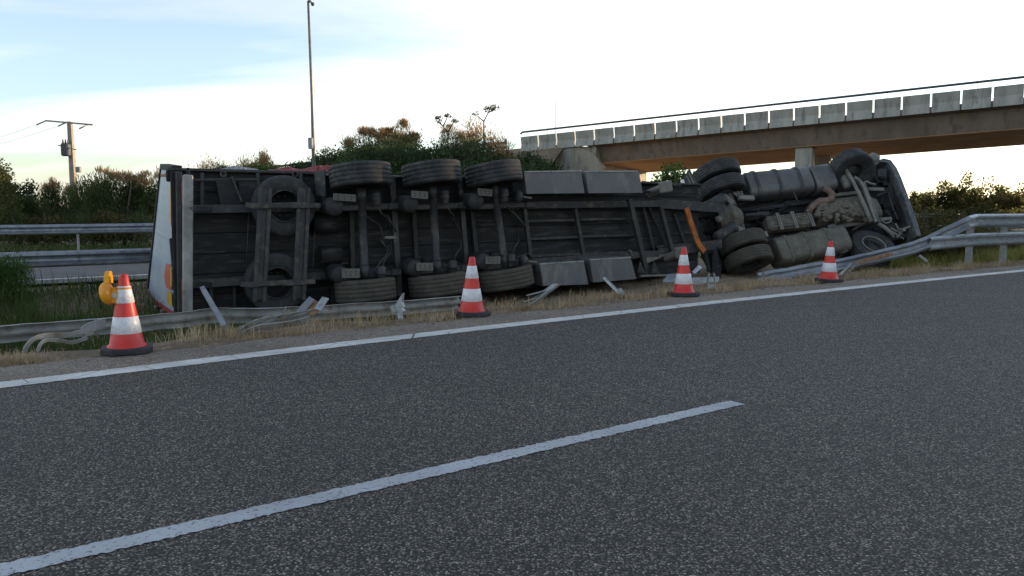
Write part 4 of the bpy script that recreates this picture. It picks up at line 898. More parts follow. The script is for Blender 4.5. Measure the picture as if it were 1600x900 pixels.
ribbon([p - o for p in l2], .035, (.1, -.35, .9)).build('lower_strip', M['galv_old'], e)
l3 = [gp(128, 520, Yb + .6), gp(142, 511, Yb + .8), gp(164, 505, Yb + 1.0)]
ribbon([p - o for p in l3], .11, (0, -.4, .9)).build('strip_end', M['galv'], e)
# leaning post
e, o = debris('leaning_post', 'pale blue steel post leaning over the fallen beam under the spare wheels', 'steel post', (350, 514))
MB().channel(gp(314, 453, o.y + .9) - o, gp(349, 514, o.y) - o, .085, .05, .008, (.9, .3, .3)).build('post', M['galv_blue'], e)
# crumpled spacer with open end
e, o = debris('crumpled_spacer', 'crumpled box section with a rusty open end lying on the fallen beam', 'bent metal', (440, 522))
Yc = o.y
b = MB(); b.channel(gp(378, 521, Yc) - o, gp(425, 501, Yc + .25) - o, .11, .05, .01, (0, -.5, .9)); b.build('channel', M['galv_old'], e)
ribbon([p - o for p in (gp(376, 519, Yc), gp(400, 505, Yc + .1), gp(430, 499, Yc + .25), gp(470, 491.5, Yc + .4), gp(496, 487.5, Yc + .5))], .10, (0, -.6, .8)).build('upper_lip', M['galv_old'], e)
ribbon([p - o for p in (gp(380, 522, Yc - .05), gp(400, 513, Yc), gp(430, 508.5, Yc + .1), gp(465, 503.5, Yc + .2), gp(484, 497, Yc + .3))], .08, (0, -.5, .6)).build('lower_lip', M['galv_old'], e)
for q in (((467, 489), (488, 466), .10, 'galv_blue'), ((496, 484), (509, 465), .10, 'galv'), ((481, 489), (500, 474), .16, 'rusty')):
    MB().bar(gp(*q[0], Yc + .45) - o, gp(*q[1], Yc + .55) - o, q[2], .012, (-.3, -.8, .5)).build('open_end' if q[3] != 'rusty' else 'rusty_inside', M[q[3]], e)
for k in range(9):
    a = gp(385 + k * 9 + random.uniform(-6, 6), 506 - k * 1.2 + random.uniform(-2, 5), Yc + .2); d = Vector((random.uniform(.05, .22), random.uniform(-.05, .05), random.uniform(.02, .16))); MB().tube([a - o, a + d * .6 - o, a + d + Vector((0, 0, -.01)) - o], .004, 5).build('splinter', M['straw'] if k % 2 else M['galv_old'], e)
# torn upright
e, o = debris('torn_bracket', 'torn upright whitish steel bracket beside the middle trailer wheel', 'bent metal', (624, 500))
Yd = o.y
P = [gp(611, 487, Yd), gp(612, 479, Yd), gp(619, 474, Yd), (gp(629, 458, Yd)), gp(627, 472, Yd), gp(630, 480, Yd), gp(623, 479, Yd), gp(632, 486, Yd + .05), gp(626, 490, Yd), gp(627, 499, Yd - .03), gp(622, 499, Yd - .03), gp(620, 491, Yd), gp(615, 492, Yd)]
MB().prism([p - o for p in P], (0, 0, 0), (.02, .05, 0)).build('plate', M['galv'], e)
MB().bar(gp(611, 478, Yd - .03) - o, gp(617, 489, Yd - .03) - o, .05, .05).build('flange', M['galv_old'], e)
# v shaped strips
e, o = debris('split_channel', 'open V of two steel strips on the grass below the pallet boxes', 'bent metal', (828, 476))
Ye = o.y
for a, b_, wd, mm in (((824, 476), (868, 444), .11, 'galv_old'), ((832, 476), (877, 443), .035, 'plate'), ((826, 461), (858, 452), .09, 'galv_blue'), ((824, 470), (848, 462), .12, 'galv_old')):
    MB().bar(gp(*a, Ye) - o, gp(*b_, Ye + .5) - o, wd, .015, (-.5, -.5, .7)).build('strip', M[mm], e)
# strut with foot
e, o = debris('footed_strut', 'steel strut with a round foot leaning against the last pallet box', 'steel strut', (972, 463))
MB().channel(gp(943, 435, o.y + .25) - o, gp(968, 460, o.y) - o, .05, .03, .007, (.6, -.5, .5)).build('strut', M['galv'], e)
c = gp(971, 458.5, o.y - .02) - o; MB().lathe([(0, -.04), (.075, -.04), (.085, 0), (.075, .04), (0, .04)], 20, Matrix.Translation(c) @ Matrix.Rotation(R_(60), 4, 'Y')).build('foot', M['galv_old'], e)
# u bracket
e, o = debris('bracket_fork', 'small forked pale steel bracket standing in the grass by the third cone', 'bent metal', (1112, 452))
for pts in (((1109, 450), (1105.5, 441), (1108, 427)), ((1115, 450), (1117, 441), (1115.5, 427))): ribbon([gp(*p, o.y) - o for p in pts], .05, (.2, -.9, .1)).build('prong', M['galv'], e)
MB().box(gp(1112, 449, o.y) - o, (.15, .06, .10), None, .02).build('base', M['galv_old'], e)
# sheet pieces under the trailer nose
e, o = debris('loose_sheet', 'dark blue grey sheet lying under the trailer nose behind the third cone', 'sheet metal', (1046, 441))
P = [gp(1036, 441, o.y), gp(1044, 431, o.y + .4), gp(1064, 429, o.y + .5), gp(1062, 440, o.y)]; MB().prism([p - o for p in P], (0, 0, 0), (0, .02, .03)).build('sheet', M['galv_blue'], e)
e, o = debris('white_scrap', 'small whitish scrap plate beneath the orange bar', 'sheet metal', (1090, 440))
P = [gp(1081, 425, o.y + 1), gp(1092, 414, o.y + 1.2), gp(1097, 418, o.y + 1.2), gp(1086, 428, o.y + 1)]; MB().prism([p - o for p in P], (0, 0, 0), (0, .03, .0)).build('plate', M['galv'], e)
e, o = debris('pale_scrap', 'pale flat strip on the grass between the third cone and the forked bracket', 'sheet metal', (1088, 446))
P = [gp(1076, 445, o.y), gp(1080, 436, o.y + .5), gp(1124, 434, o.y + .6), gp(1122, 440, o.y + .2)]; MB().prism([p - o for p in P], (0, 0, 0), (0, .02, .02)).build('strip', M['galv_old'], e)
e, o = debris('splintered_wood', 'splintered rods and rags in the grass beside the fourth cone', 'debris', (1325, 433))
for a, b_, wd, mm in (((1322, 430), (1343, 407), .045, 'plate'), ((1312, 430), (1330, 412), .06, 'galv_old'), ((1318, 431), (1326, 420), .05, 'rusty'), ((1308, 425), (1316, 431), .05, 'rusty')):
    MB().bar(gp(*a, o.y) - o, gp(*b_, o.y + .4) - o, wd, .02, (-.5, -.5, .7), .004).build('rod', M[mm], e)
e, o = debris('pale_rag', 'crumpled pale scrap in the grass left of the fourth cone', 'debris', (1250, 436))
for k in range(4): MB().bar(gp(1240 + k * 5, 434 - k, o.y) - o, gp(1246 + k * 6, 428 + (k % 2) * 6, o.y + .1) - o, .07, .02, (random.uniform(-1, 1), -.5, .6)).build('scrap', M['plate'], e)
e, o = debris('white_tag', 'little white torn tab standing in the grass below the drive wheels', 'debris', (1195, 440))
P = [gp(1191, 438, o.y), gp(1190, 425, o.y + .05), gp(1194, 422, o.y + .05), gp(1196, 438, o.y)]; MB().prism([p - o for p in P], (0, 0, 0), (.01, .02, .0)).build('tab', M['plate'], e)

# ------------------------------------------------------------------ overpass
S_B = 70.2
BD = Vector((.02172, -.01294, 0)).normalized(); BN = Vector((-BD.y, BD.x, 0))            # along (to the right) and away from the camera
BP = S_B * math.hypot(.02172, .01294)
def zb(i): return (-.12 * max(0, -24 - i)) + 6.15 + .085 * (i if i < 24 else 24 + (1 - math.exp(-(i - 24) / 6)) * 6)
def bp(i, off, dz=0.0): q = Vector((S_B * .03165, S_B, 0)) + BD * (BP * i) + BN * off; q.z = zb(i) + dz; return q
ov = empty('overpass', tuple(bp(12, 6) * 1 - Vector((0, 0, bp(12, 6).z)))); oo = Vector(ov.location); tag(ov, 'concrete road overpass with panelled parapet crossing behind the tractor', 'bridge')
ii = [2.6 + k for k in range(0, 35, 1)]
def bsec(poly, m, name, i0=None, i1=None, par=ov):
    rng_i = [i for i in ii if (i0 is None or i >= i0) and (i1 is None or i <= i1)]
    return MB().loft([[bp(i, a, z) - oo for a, z in poly] for i in rng_i]).build(name, m, par)
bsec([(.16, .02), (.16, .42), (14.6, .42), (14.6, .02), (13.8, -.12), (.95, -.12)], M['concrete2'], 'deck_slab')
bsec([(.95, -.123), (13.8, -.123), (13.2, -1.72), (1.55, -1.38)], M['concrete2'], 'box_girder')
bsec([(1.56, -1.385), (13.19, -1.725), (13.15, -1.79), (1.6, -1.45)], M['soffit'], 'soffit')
bsec([(14.45, .45), (14.65, .45), (14.65, 1.28), (14.45, 1.28)], M['concrete'], 'far_parapet')
bsec([(.6, .425), (14.2, .425), (14.2, .46), (.6, .46)], M['asphalt_far'], 'deck_surface')
HP = 1.29
proto = None
for k in range(-1, 34):
    i0 = k + .032; i1 = k + .968; pr = [(0, 0), (.15, .5 * HP), (0, HP), (.16, HP), (.31, .5 * HP), (.14, 0)]
    b = MB(); b.loft([[bp(i0, a, 0) - oo + Vector((0, 0, z)) for a, z in pr], [bp(i1, a, 0) - oo + Vector((0, 0, z)) for a, z in pr]]); b.build('parapet_panel', M['concrete'], ov)
ir = [-.9 + k for k in range(0, 36)]
b = MB(); b.tube([bp(-1.0, .1, HP + .28) - oo] + [bp(i, .1, HP + .42) - oo for i in ir], .085, 8); b.build('handrail', M['handrail'], ov)
for k in range(0, 34, 3): MB().tube([bp(k + .5, .1, HP - .02) - oo, bp(k + .5, .1, HP + .4) - oo], .018, 6).build('handrail_post', M['handrail'], ov)
# piers
pi = 10.9 + 1.35
for ik in (pi,):
    for off in (2.4, 9.8):
        g = bp(ik, off, 0); b = MB(); b.box((g.x - oo.x, g.y - oo.y, (zb(ik) - 1.46) / 2 - .2), (1.25, 1.1, zb(ik) - 1.46 + .4), Matrix.Rotation(math.atan2(BD.y, BD.x), 3, 'Z'), .06); b.build('pier', M['concrete'], ov)
for off in (2.2, 9.6):
    g = bp(27, off, 0); b = MB(); b.box((g.x - oo.x, g.y - oo.y, (zb(27) - 1.46) / 2 - .2), (1.25, 1.1, zb(27) - 1.46 + .4), Matrix.Rotation(math.atan2(BD.y, BD.x), 3, 'Z'), .06); b.build('pier', M['concrete'], ov)
# abutment with its wing
ab = MB(); ab.loft([[bp(1.0, .5, z) - oo for z in (-6.6, -.02)] + [bp(1.0, 12, z) - oo for z in (-.02, -6.6)], [bp(3.0, .5, z) - oo for z in (-6.6, -.02)] + [bp(3.0, 12, z) - oo for z in (-.02, -6.6)]]).build('abutment', M['abut'], ov)
MB().loft([[bp(1.2, .20, z) - oo for z in (-6.0, -.06)] + [bp(1.2, .31, z) - oo for z in (-.06, -6.0)], [bp(1.9, .20, z) - oo for z in (-6.0, -.06)] + [bp(1.9, .31, z) - oo for z in (-.06, -6.0)]]).build('abutment_pilaster', M['concrete'], ov)
pw = [bp(.9, .32, -.1) - oo, bp(2.3, .32, -.16) - oo, bp(2.9, .32, -.6) - oo, bp(3.35, .32, -1.7) - oo, bp(3.5, .32, -6) - oo, bp(.9, .32, -6) - oo]
MB().prism(pw, (0, 0, 0), tuple(BN * .5)).build('wing_wall', M['abut'], ov)

# embankments at both ends of the overpass
def embank(name, i0, i1, n):
    V = []; F4 = []
    offs = [-13, -10.5, -8, -5, -2, .5, 6, 13, 16, 20, 27]
    for k in range(n + 1):
        i = i0 + (i1 - i0) * k / n; h = zb(i) + .36 + (.0)
        for of in offs:
            d = max(0, .5 - of, of - 13); z = max(-.25, h - d / 1.55 + (random.uniform(-.2, .2) if d > 0 else 0))
            q = bp(i, of); V.append((q.x, q.y, z))
    m_ = len(offs); F4 = [(a * m_ + c_, a * m_ + c_ + 1, (a + 1) * m_ + c_ + 1, (a + 1) * m_ + c_) for a in range(n) for c_ in range(m_ - 1)]
    return tag(np_mesh(name, np.array(V), np.array(F4), M['ground'], smooth=True), kind='structure')
embank('overpass_embankment', -48, 1.4, 40)
embank('overpass_embankment_right', 34, 70, 20)
C.objects['overpass_embankment_right'].name = 'approach_embankment'
# guardrail on the ramp
rg = empty('ramp_guardrail', tuple(bp(-15, -.3))); go = Vector(rg.location); tag(rg, 'dark double guardrail on the overpass ramp seen above the shrubs', 'guardrail')
for dz in (1.02, .62):
    P = [bp(i, .7, dz) - go for i in range(-26, 0, 2)]; b = MB()
    for k in range(len(P) - 1): b.bar(P[k], P[k + 1] + (P[k + 1] - P[k]).normalized() * .02, .22, .06, tuple(BN))
    b.build('beam', M['darkmetal'], rg)
for i in range(-25, 0, 2): MB().bar(bp(i, .8, .1) - go, bp(i, .8, 1.1) - go, .10, .08, tuple(BN)).build('post', M['darkmetal'], rg)

# ------------------------------------------------------------------ poles and mast
g = at(113, 300, 58.0); pb = Vector((at(118.5, 350, 58).x, 58, 0)); pt = at(109, 190, 58.0)
up_ = empty('utility_pole', tuple(pb)); uo = Vector(pb); tag(up_, 'concrete power line pole with a flat crossarm and transformer above the shrubs', 'utility pole')
MB().loft([[q + Vector(((sx * wd), (sy * wd), 0)) for sx, sy in ((-1, -1), (1, -1), (1, 1), (-1, 1))] for q, wd in ((Vector((0, 0, -.2)), .21), (pt - uo, .135))]).build('pole', M['polecon'], up_)
a, b_ = at(71, 188.5, 58.3) - uo, at(145, 195, 57.7) - uo; MB().bar(a, b_, .12, .11, (0, 0, 1)).build('crossarm', M['polecon'], up_)
for (p, q) in (((71, 189), (57, 195)), ((104, 191), (91, 197)), ((137, 195), (124, 201))): MB().tube([at(*p, 58.1) - uo, at(*q, 57.6) - uo], .05, 7).build('insulator', M['polesteel'], up_)
tb = MB(); c = at(103, 234, 57.6) - uo; tb.box(c, (.55, .5, .9), None, .08); tb = tb.build('transformer', M['darkmetal'], up_)
for k in (-.18, 0, .18): MB().tube([c + Vector((k, 0, .44)), c + Vector((k, 0, .75))], [.07, .03], 8).build('bushing', M['darkmetal'], tb)
MB().bar(at(91, 227, 57.5) - uo, at(119, 234, 57.5) - uo, .07, .07, (0, 0, 1)).build('bracket_arm', M['polecon'], up_)
MB().box(at(122.5, 265, 57.7) - uo, (.32, .3, .4), None, .04).build('switch_box', M['polesteel'], up_)
for k, (x, y, ye) in enumerate(((57, 195, 207), (91, 197, 212))):
    p, q = at(x, y, 57.6), at(-260, ye + 6, 70); P = [p.lerp(q, t / 10) - Vector((0, 0, 1.6 * math.sin(math.pi * t / 10))) for t in range(11)]
    e = MB().tube(P, .008, 5).build('power_line', M['darkmetal']); tag(e, ('outer' if k == 0 else 'inner') + ' power line wire running left from the utility pole crossarm', 'power line', 'power line wires')
ms = at(490, 250, 46); mb_ = Vector((ms.x, 46, 0)); lm_ = empty('camera_mast', tuple(mb_)); mo = Vector(mb_); tag(lm_, 'tall thin steel mast with a small camera head and a cabinet, behind the trailer', 'mast')
MB().tube([Vector((0, 0, -.1)), at(487.5, 150, 46) - mo, at(481.5, 2, 46) - mo], [.12, .09, .065], 12).build('pole', M['polesteel'], lm_)
MB().box(at(485.5, 224, 45.8) - mo, (.24, .3, .62), None, .03).build('cabinet', M['signback'], lm_)
b = MB(); b.box(at(484.5, 1.5, 45.9) - mo, (.2, .3, .14), None, .03); b = b.build('camera_head', M['signback'], lm_)
MB().lathe([(0, -.12), (.07, -.1), (.1, -.02), (.1, .06), (0, .06)], 14, Matrix.Translation(at(488.5, 6, 45.9) - mo)).build('camera_dome', M['darkmetal'], b)
rm = at(868, 215, 160); rmo = Vector((rm.x, 160, 0)); e = empty('radio_mast', tuple(rmo)); tag(e, 'very thin distant radio mast rising above the overpass parapet', 'mast')
MB().tube([Vector((0, 0, 0)), at(868, 156, 160) - rmo], [.10, .05], 6).build('pole', M['polesteel'], e)

# ------------------------------------------------------------------ vegetation
def leaf_mesh(blobs, n, size, aspect, up=.0, shell=.55, seed=0, jitter=.35, fuzz=.07):
    r = np.random.default_rng(seed); B = np.array(blobs, float); vol = B[:, 3] * B[:, 4] * B[:, 5]; pk = r.choice(len(B), n, p=vol ** .75 / (vol ** .75).sum())
    d = r.normal(size=(n, 3)); d /= np.linalg.norm(d, axis=1)[:, None]; rad = r.uniform(shell ** 3, 1, n) ** (1 / 3) * (1 + r.normal(0, fuzz, n))
    c = B[pk, :3] + d * rad[:, None] * B[pk, 3:6]
    # clumping: pull leaves towards random twig tips
    k = max(8, n // 28); tips = c[r.integers(0, n, k)]; own = r.integers(0, k, n)
    ti = np.zeros(n, int)
    order = np.argsort(c[:, 0]); 
    # nearest tip among a random sample
    cand = r.integers(0, k, (n, 10)); dist = ((tips[cand] - c[:, None, :]) ** 2).sum(2); ti = cand[np.arange(n), dist.argmin(1)]
    c = c + (tips[ti] - c) * r.uniform(.0, .55, n)[:, None]
    t = d * .6 + r.normal(0, jitter + .25, (n, 3)); t[:, 2] += up * 1.6; t /= np.linalg.norm(t, axis=1)[:, None]
    a = r.normal(size=(n, 3)); s_ = np.cross(t, a); s_ /= np.linalg.norm(s_, axis=1)[:, None] + 1e-9
    L = size * r.uniform(.6, 1.4, n)[:, None]; W = L * aspect
    V = np.stack([c - t * L * .5, c + s_ * W * .5 - t * L * .05, c + t * L * .5, c - s_ * W * .5 + t * L * .05], 1).reshape(-1, 3)
    return V, np.arange(4 * n).reshape(n, 4)
def shrub_blobs(wd, h, n, r, dep=None, irr=False):
    dep = dep or wd * .8; out = []
    for k in range(n):
        x = (k + r.uniform(.1, .9)) / n - .5; y = r.uniform(-.5, .5); hh = h * (1 - .9 * x * x) * r.uniform(.66 if irr else .84, 1.0); rr_ = wd * r.uniform(.10 if irr else .15, .21 if irr else .25)
        cz = max(rr_ * .7, hh - rr_); out.append((x * wd * .8, y * dep * .8, cz, rr_, rr_, rr_ * r.uniform(.8, 1.2)))
        out.append((x * wd * .85, y * dep * .8, cz * .5, rr_ * 1.1, rr_ * 1.1, cz * .55))
    top = max(b[2] + b[5] for b in out); f_ = h * 1.02 / top
    return [(b[0], b[1], b[2] * f_, b[3], b[4], b[5] * f_) for b in out]
cache = {}
nveg = [0]
def stems(parent, wd, h, r, n, rad, m='bark', spread=.35):
    for k in range(n):
        a = r.uniform(0, 6.28); e = Vector((math.cos(a) * wd * spread * r.uniform(.3, 1), math.sin(a) * wd * spread * r.uniform(.3, 1), h * r.uniform(.6, .9)))
        MB().tube([Vector((r.uniform(-.1, .1), r.uniform(-.1, .1), -.15)), e * .45 + Vector((r.uniform(-.1, .1), r.uniform(-.1, .1), 0)), e], [rad, rad * .7, rad * .25], 6).build('trunk', M[m], parent)
def shrub(name, label, cat, px, Y, z0, wd, h, kind, n, size, group, tips=None, dep=None):
    nveg[0] += 1; r = np.random.default_rng(100 + nveg[0]); p = at(px, 321, Y)
    root = empty(name, (p.x, p.y, z0)); tag(root, label, cat, group)
    mm, asp, up, shell = {'broom': ('leaf_broom', .16, .75, .5), 'dark': ('leaf_dark', .55, .1, .5), 'green': ('leaf_green', .5, .15, .2), 'oak': ('leaf_oak', .6, 0, .35), 'bramble': ('leaf_bramble', .45, .2, .3), 'brown': ('leaf_brown', .18, .8, .3)}[kind]
    bl = shrub_blobs(wd, h, 9, r, dep, kind in ('oak', 'brown') or (kind == 'broom' and group == G2))
    V, Fq = leaf_mesh(bl, n, size, asp, up, shell, seed=nveg[0], fuzz=.3 if kind == 'brown' else .12); np_mesh('crown', V, Fq, M[mm], root)
    if tips:
        bt = [(b[0] * 1.0, b[1], b[2] + b[5] * .75, b[3] * .7, b[4] * .7, b[5] * .45) for b in bl[::2]]
        bt.sort(key=lambda b: -b[2]); bt = bt[:max(3, int(len(bt) * .7))]
        V, Fq = leaf_mesh(bt, int(n * tips), size * 1.25, .11, .9, .0, seed=nveg[0] + 50, fuzz=.38); np_mesh('sunlit_dry_tips', V, Fq, M['leaf_brown'], root)
    stems(root, wd, h, r, 3, .04 + .01 * h); return root
G1 = 'shrubs beyond the opposite carriageway'; G2 = 'shrubs on the overpass embankment'; G3 = 'trees beyond the crash barrier'
def topz(y, Y): return 1.4 + (321 - y) * Y / F
LB = [  # px, Y, width m, top y, kind, tips, label
    (-30, 30, 3.2, 246, 'oak', 0, 'tall dark tree at the left edge of the picture, sunlit on top'),
    (22, 33, 2.0, 278, 'dark', 0, 'dark rounded bush at the left edge beside the tall tree'),
    (52, 32, 2.2, 300, 'broom', 0, 'low green bush left of the utility pole'),
    (90, 33, 1.9, 282, 'broom', .12, 'medium bush with brown tips just left of the utility pole'),
    (142, 31, 2.6, 271, 'broom', 0, 'tall dense broom bush just right of the utility pole'),
    (190, 31, 2.4, 266, 'broom', .14, 'tall broom bush with sunlit brown top between pole and trailer'),
    (240, 32, 2.6, 268, 'broom', .08, 'broom bush partly hidden by the white trailer doors'),
    (0, 36, 5, 300, 'bramble', 0, 'brownish low thicket behind the bushes at the left edge'),
]
for (px, Y, wd, ty, kind, tips, lab) in LB: shrub('bush' if ty > 250 else 'tree', lab, 'bush' if ty > 250 else 'tree', px, Y, -.05, wd, topz(ty, Y) + .05, kind, 9000 if wd > 2.3 else 6000, .17 if kind == 'broom' else .12, G1, tips)
for k, px in enumerate((30, 75, 125, 170, 215)): shrub('bush', ['short dry bush behind the far guardrail at the left', 'short dry bush behind the far guardrail below the pole', 'short dry bush behind the far guardrail right of the pole', 'short dry bush behind the far guardrail under the brown topped broom', 'short dry bush behind the far guardrail beside the trailer door'][k], 'bush', px, 29.8, -.05, 1.9, 1.35, 'bramble' if k % 2 else 'broom', 2600, .13, G1)
EB = [  # on the embankment slope: px, Y, z0, width, top y, kind, tips, label
    (372, 62, 2.0, 5.0, 245, 'brown', 0, 'brown dry bush with sunlit top above the trailer rear'),
    (418, 60, 2.0, 2.6, 236, 'brown', 0, 'small upright brown bush poking above the trailer left of the mast'),
    (415, 56, 1.5, 4.0, 251, 'green', 0, 'low green bush above the torn red curtain'),
    (350, 58, 1.0, 3.0, 255, 'broom', 0, 'thin low bush above the left end of the trailer'),
    (470, 66, 2.5, 3.0, 252, 'dark', 0, 'low dark bush at the foot of the mast'),
    (524, 62, 2.2, 4.2, 229, 'dark', 0, 'dark bush just right of the mast'),
    (554, 64, 2.2, 3.8, 229, 'broom', .1, 'olive bush between the mast and the tall brown topped bushes'),
    (584, 63, 2.2, 4.0, 204, 'broom', .5, 'tall bush with pale tips above the rear axle wheel'),
    (622, 64, 2.2, 4.4, 194, 'broom', .6, 'tallest brown topped bush above the trailer'),
    (642, 56, 1.0, 6.4, 209, 'dark', 0, 'broad dark green bush above the middle axle wheels'),
    (600, 55, 1.0, 6.2, 215, 'dark', 0, 'broad dark green bush above the rear axle wheel'),
    (690, 57, 1.0, 5.0, 221, 'dark', 0, 'dark green bush left of the orange brown bush'),
    (738, 58, 1.0, 5.0, 212, 'dark', 0, 'dark green bush below the orange brown bush'),
    (752, 63, 2.5, 4.4, 187, 'brown', 0, 'orange brown sunlit bush beside the end of the ramp rail'),
    (716, 63, 2.4, 3.4, 199, 'broom', .1, 'green bush leaning on the orange brown bush'),
    (786, 60, 1.5, 4.2, 231, 'bramble', 0, 'brownish scrub below the ramp rail'),
    (834, 60, 1.5, 3.6, 236, 'dark', 0, 'dark green bush against the bridge abutment'),
    (560, 52, .4, 7.4, 238, 'dark', 0, 'low dark thicket behind the rear axle wheel'),
    (700, 52, .4, 7.8, 233, 'dark', 0, 'low dark thicket behind the middle of the trailer'),
    (805, 54, .4, 6.4, 247, 'dark', 0, 'low dark thicket behind the first pallet boxes'),
    (430, 52, .2, 8.0, 263, 'broom', 0, 'low olive thicket hidden behind the trailer rear'),
]
for (px, Y, z0, wd, ty, kind, tips, lab) in EB: shrub('bush', lab, 'bush', px, Y, z0, wd * 1.25, topz(ty, Y) - z0, kind, int(5200 + wd * 1300), .24 if kind in ('broom', 'brown') else .19, G2, tips)
# two bare saplings with tufts
for (px, Y, twigs, lab) in ((756, 62, (((756, 190), (748, 183), (742, 178), .45), ((756, 190), (763, 176), (766, 170), .8), ((763, 176), (771, 172), (773, 168), .6)), 'thin bare sapling with two leafy tufts above the orange brown bush'),
                      (700, 61, (((700, 207), (690, 195), (685, 184), .5), ((692, 198), (697, 188), (699, 181), .45), ((700, 207), (706, 195), (711, 189), .5), ((690, 195), (686, 192), (683, 191), .35)), 'thin twiggy sapling left of the orange brown bush')):
    p0 = at(px, 235, Y); root = empty('sapling', tuple(p0)); tag(root, lab, 'sapling', G2)
    b = MB(); f = at(*twigs[0][0], Y); b.tube([Vector((0, 0, -2.0)), f - p0], [.08, .05], 6)
    V = []; nl = 0
    for a, m_, e, r_ in twigs: b.tube([at(*a, Y) - p0, at(*m_, Y) - p0, at(*e, Y) - p0], [.05, .04, .02], 5)
    b.build('trunk', M['bark'], root)
    bl = [tuple(at(*e, Y) - p0) + (r_ * .75, r_ * .6, r_ * .42) for _, _, e, r_ in twigs]
    V, Fq = leaf_mesh(bl, 420, .14, .45, .1, .05, seed=int(px)); np_mesh('crown', V, Fq, M['leaf_bramble'], root)
# green bush under the bridge and right hand trees
shrub('bush', 'fresh green leafy bush under the bridge behind the tractor mudguard', 'bush', 1050, 30, -.2, 1.5, topz(250, 30) + .2, 'green', 2600, .15, 'bushes behind the tractor')
shrub('bush', 'small green bush touching the upper drive wheels', 'bush', 1078, 31, -.2, 1.3, topz(266, 31) + .2, 'green', 1800, .15, 'bushes behind the tractor')
RB = [(1437, 74, 2.6, 296, 'oak', 'small tree right of the crushed cab'), (1476, 66, 3.8, 281, 'oak', 'rounded tree beyond the barrier, left of the tallest one'), (1523, 64, 4.4, 264, 'oak', 'tallest tree beyond the crash barrier at the right'),
      (1560, 68, 4.0, 286, 'oak', 'tree just right of the tallest one beyond the barrier'), (1572, 60, 2.6, 299, 'bramble', 'reddish brown bush in front of the right trees'), (1600, 64, 4.2, 282, 'oak', 'tree at the right edge of the picture'), (1500, 58, 6, 318, 'oak', 'low scrub at the foot of the right trees'), (1585, 57, 6, 317, 'oak', 'low scrub below the right edge trees'), (1430, 60, 4, 315, 'bramble', 'brownish scrub beside the crushed cab')]
for (px, Y, wd, ty, kind, lab) in RB: shrub('tree' if kind == 'oak' and ty < 300 else 'bush', lab, 'tree' if kind == 'oak' and ty < 300 else 'bush', px, Y, -.1, wd, topz(ty, Y) + .1, kind, 4200, .21, G3)
for k, (px, Y, wd, h) in enumerate(((1446, 24, 1.8, 1.45), (1486, 25, 2.0, 1.35), (1528, 27, 2.2, 1.0), (1462, 20.6, 1.2, .75), (1500, 21, 1.3, .65), (1412, 22.5, 1.4, 1.3), (1555, 26, 2, .9))):
    shrub('bush', ['brown thorny bush right behind the crushed bumper', 'brown bush behind the bent barrier beam', 'low bush behind the first barrier post', 'small scrub under the bent barrier beam', 'small scrub left of the first barrier post', 'dark bush behind the cab front', 'low bush between the barrier posts'][k], 'bush', px, Y, -.2, wd, h + .2, 'bramble', 2600, .085, 'scrub behind the crash barrier')
# unseen wood along the approach embankment, added to shade the foreground
wr = np.random.default_rng(5); WB = []; WT = MB()
for k in range(300):
    X = wr.uniform(26, 128); Y = wr.uniform(4, 68); s_, p_ = sp(Vector((X, Y, 0)))
    if X < .72 * Y + 7 or -10 < p_ < 10.5 or 16.5 < p_ < 29: continue
    h = wr.uniform(11.5, 15.5)
    for b_ in shrub_blobs(8.5, h, 7, wr, None, True): WB.append((b_[0] + X, b_[1] + Y, b_[2] - .1, *b_[3:]))
    WT.tube([Vector((X, Y, -.2)), Vector((X + .2, Y, h * .5)), Vector((X, Y + .2, h * .8))], [.22, .16, .05], 7)
V, Fq = leaf_mesh(WB, 330000, .85, .6, 0, .2, seed=77)
wood = tag(np_mesh('shade_wood', V, Fq, M['leaf_oak']), kind='stuff'); WT.build('trunks', M['bark'], wood)['kind'] = 'stuff'
# leafy bush at the left edge of the ditch
g = gz(18, 470, -.3); b0 = shrub('bush', 'feathery green bush in the ditch at the left edge', 'bush', 12, g.y, -.45, 1.0, 1.05, 'broom', 5200, .075, 'plants in the ditch')
for ch in b0.children:
    if ch.name.startswith('crown'): ch.data.materials[0] = M['greengrass'] if False else M['leaf_green']

# ------------------------------------------------------------------ grass
def blades(name, pts, hmin, hmax, wd, m, lean=.35, seed=1, curve=.4):
    r = np.random.default_rng(seed); P = np.array([tuple(p) for p in pts]); n = len(P); h = r.uniform(hmin, hmax, n)[:, None] if not isinstance(hmax, np.ndarray) else (hmax * r.uniform(.5, 1, n))[:, None]
    a = r.uniform(0, 2 * np.pi, n); d = np.stack([np.cos(a), np.sin(a), np.zeros(n)], 1); s_ = np.stack([-np.sin(a), np.cos(a), np.zeros(n)], 1); s_ = s_ * np.cos(r.uniform(0, 3, n))[:, None] + d * np.sin(r.uniform(0, 3, n))[:, None]
    ln = r.uniform(.05, lean, n)[:, None]; w_ = wd * r.uniform(.6, 1.3, n)[:, None]; Z = np.array([[0, 0, 1.0]])
    mid = P + Z * h * .6 + d * h * ln * .4; tip = P + Z * h * (1 - ln * .35) + d * h * ln * 1.2
    V = np.stack([P - s_ * w_ * .5, P + s_ * w_ * .5, mid + s_ * w_ * .38, mid - s_ * w_ * .38, tip], 1).reshape(-1, 3)
    i = np.arange(n)[:, None] * 5; T = np.concatenate([i + np.array([[0, 1, 2]]), i + np.array([[0, 2, 3]]), i + np.array([[3, 2, 4]])])
    return tag(np_mesh(name, V, T, m), kind='stuff')
def blade_h(pts, lo, hi): return np.array([lo + (hi - lo) * max(0, .5 + .5 * math.sin(p.x * 1.9 + 2 * math.sin(p.y * 2.3)) + .35 * math.sin(p.x * 6.1 - p.y * 4.7)) for p in pts])
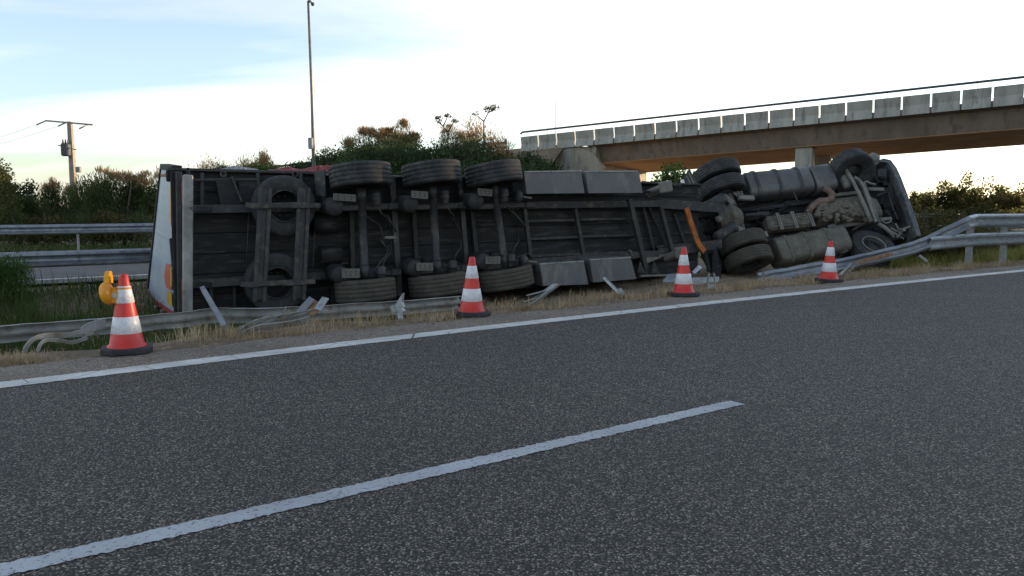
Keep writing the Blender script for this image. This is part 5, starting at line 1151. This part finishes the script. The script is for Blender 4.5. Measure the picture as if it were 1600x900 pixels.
def nz2(s, p): return .5 + .25 * math.sin(s * 2.1 + 1.3 * math.sin(p * 3)) + .25 * math.sin(s * 5.3 + p * 2.7)
r = random.Random(3); pts = []
for _ in range(115000):
    s = r.uniform(-11, 23); q = 8.40 + abs(r.gauss(0, .42)) if r.random() < .75 else 8.42 + r.uniform(0, 2.2)
    e = edge(s) - 7.45; dens = nz2(s, q)
    if q > 10.6: continue
    if r.random() < dens ** 2.8 * (1.0 if q > 8.55 else .35): pts.append(gpt(s, q + e, -.01))
pts += [gpt(r.uniform(10, 21), r.uniform(9.4, 13), -.01) for _ in range(9000)]
tag(blades('dry_grass', pts, .03, blade_h(pts, .02, .115), .0055, M['straw'], 1.3, 1), 'dry straw coloured grass along the verge')
pts = []
for _ in range(12000):
    s = r.uniform(2, 21); c = round(s / .55) * .55 + .2 * math.sin(s * 9); q = 8.62 + .25 * math.sin(c * 3.3)
    if math.sin(c * 12.9898) * 43758.5 % 1 < .55: continue
    pts.append(gpt(c + r.gauss(0, .14), q + r.gauss(0, .12) + edge(c) - 7.45, -.01))
blades('tall_dry_grass', pts, .10, .26, .0055, M['straw'], .9, 2)
pts = []
for _ in range(70000):
    s = r.uniform(-14, 6.5); q = r.uniform(9.8, 17.3)
    if r.random() < .25 + .75 * nz2(s * .6, q * .7): pts.append(gpt(s, q, -.01))
blades('ditch_weeds', pts, .10, .38, .013, M['greengrass'], .8, 3)
pts = []
for _ in range(1500):
    s = r.uniform(-12, 3); q = r.uniform(12.5, 17.2)
    if nz2(s * .8, q) > .45: pts.append(gpt(s, q, -.02))
blades('tall_weeds', pts, .45, .95, .013, M['greengrass'], .3, 4)
pts = [gpt(r.uniform(18.5, 36), 9.2 + 7.3 * r.random() ** 1.3, -.02) for _ in range(30000)]
blades('yellow_grass', pts, .12, .48, .012, M['yellowgrass'], .7, 5)
pts = [gpt(r.uniform(-45, 25), r.uniform(29.0, 33), -.02) for _ in range(16000)]
blades('far_grass', pts, .12, .42, .03, M['greengrass'], .6, 6)
# loose stones and soil crumbs on the edge of the shoulder
b = MB()
for _ in range(1800):
    s = r.uniform(-4, 20); q = 8.30 + abs(r.gauss(0, .22)) - (.35 * r.random() if r.random() < .3 else 0); e = edge(s) - 7.45; k = r.uniform(.006, .022)
    c = rp(s, q + e, (0.0 if q < 8.33 else gh(s, q + e)) + k * .3); V = [c + Vector((r.uniform(-1, 1), r.uniform(-1, 1), r.uniform(-.5, 1))) * k for _ in range(4)]
    b.add(V, [(0, 1, 2), (0, 2, 3), (0, 3, 1), (1, 3, 2)])
tag(b.build('gravel', M['verge']), kind='stuff')
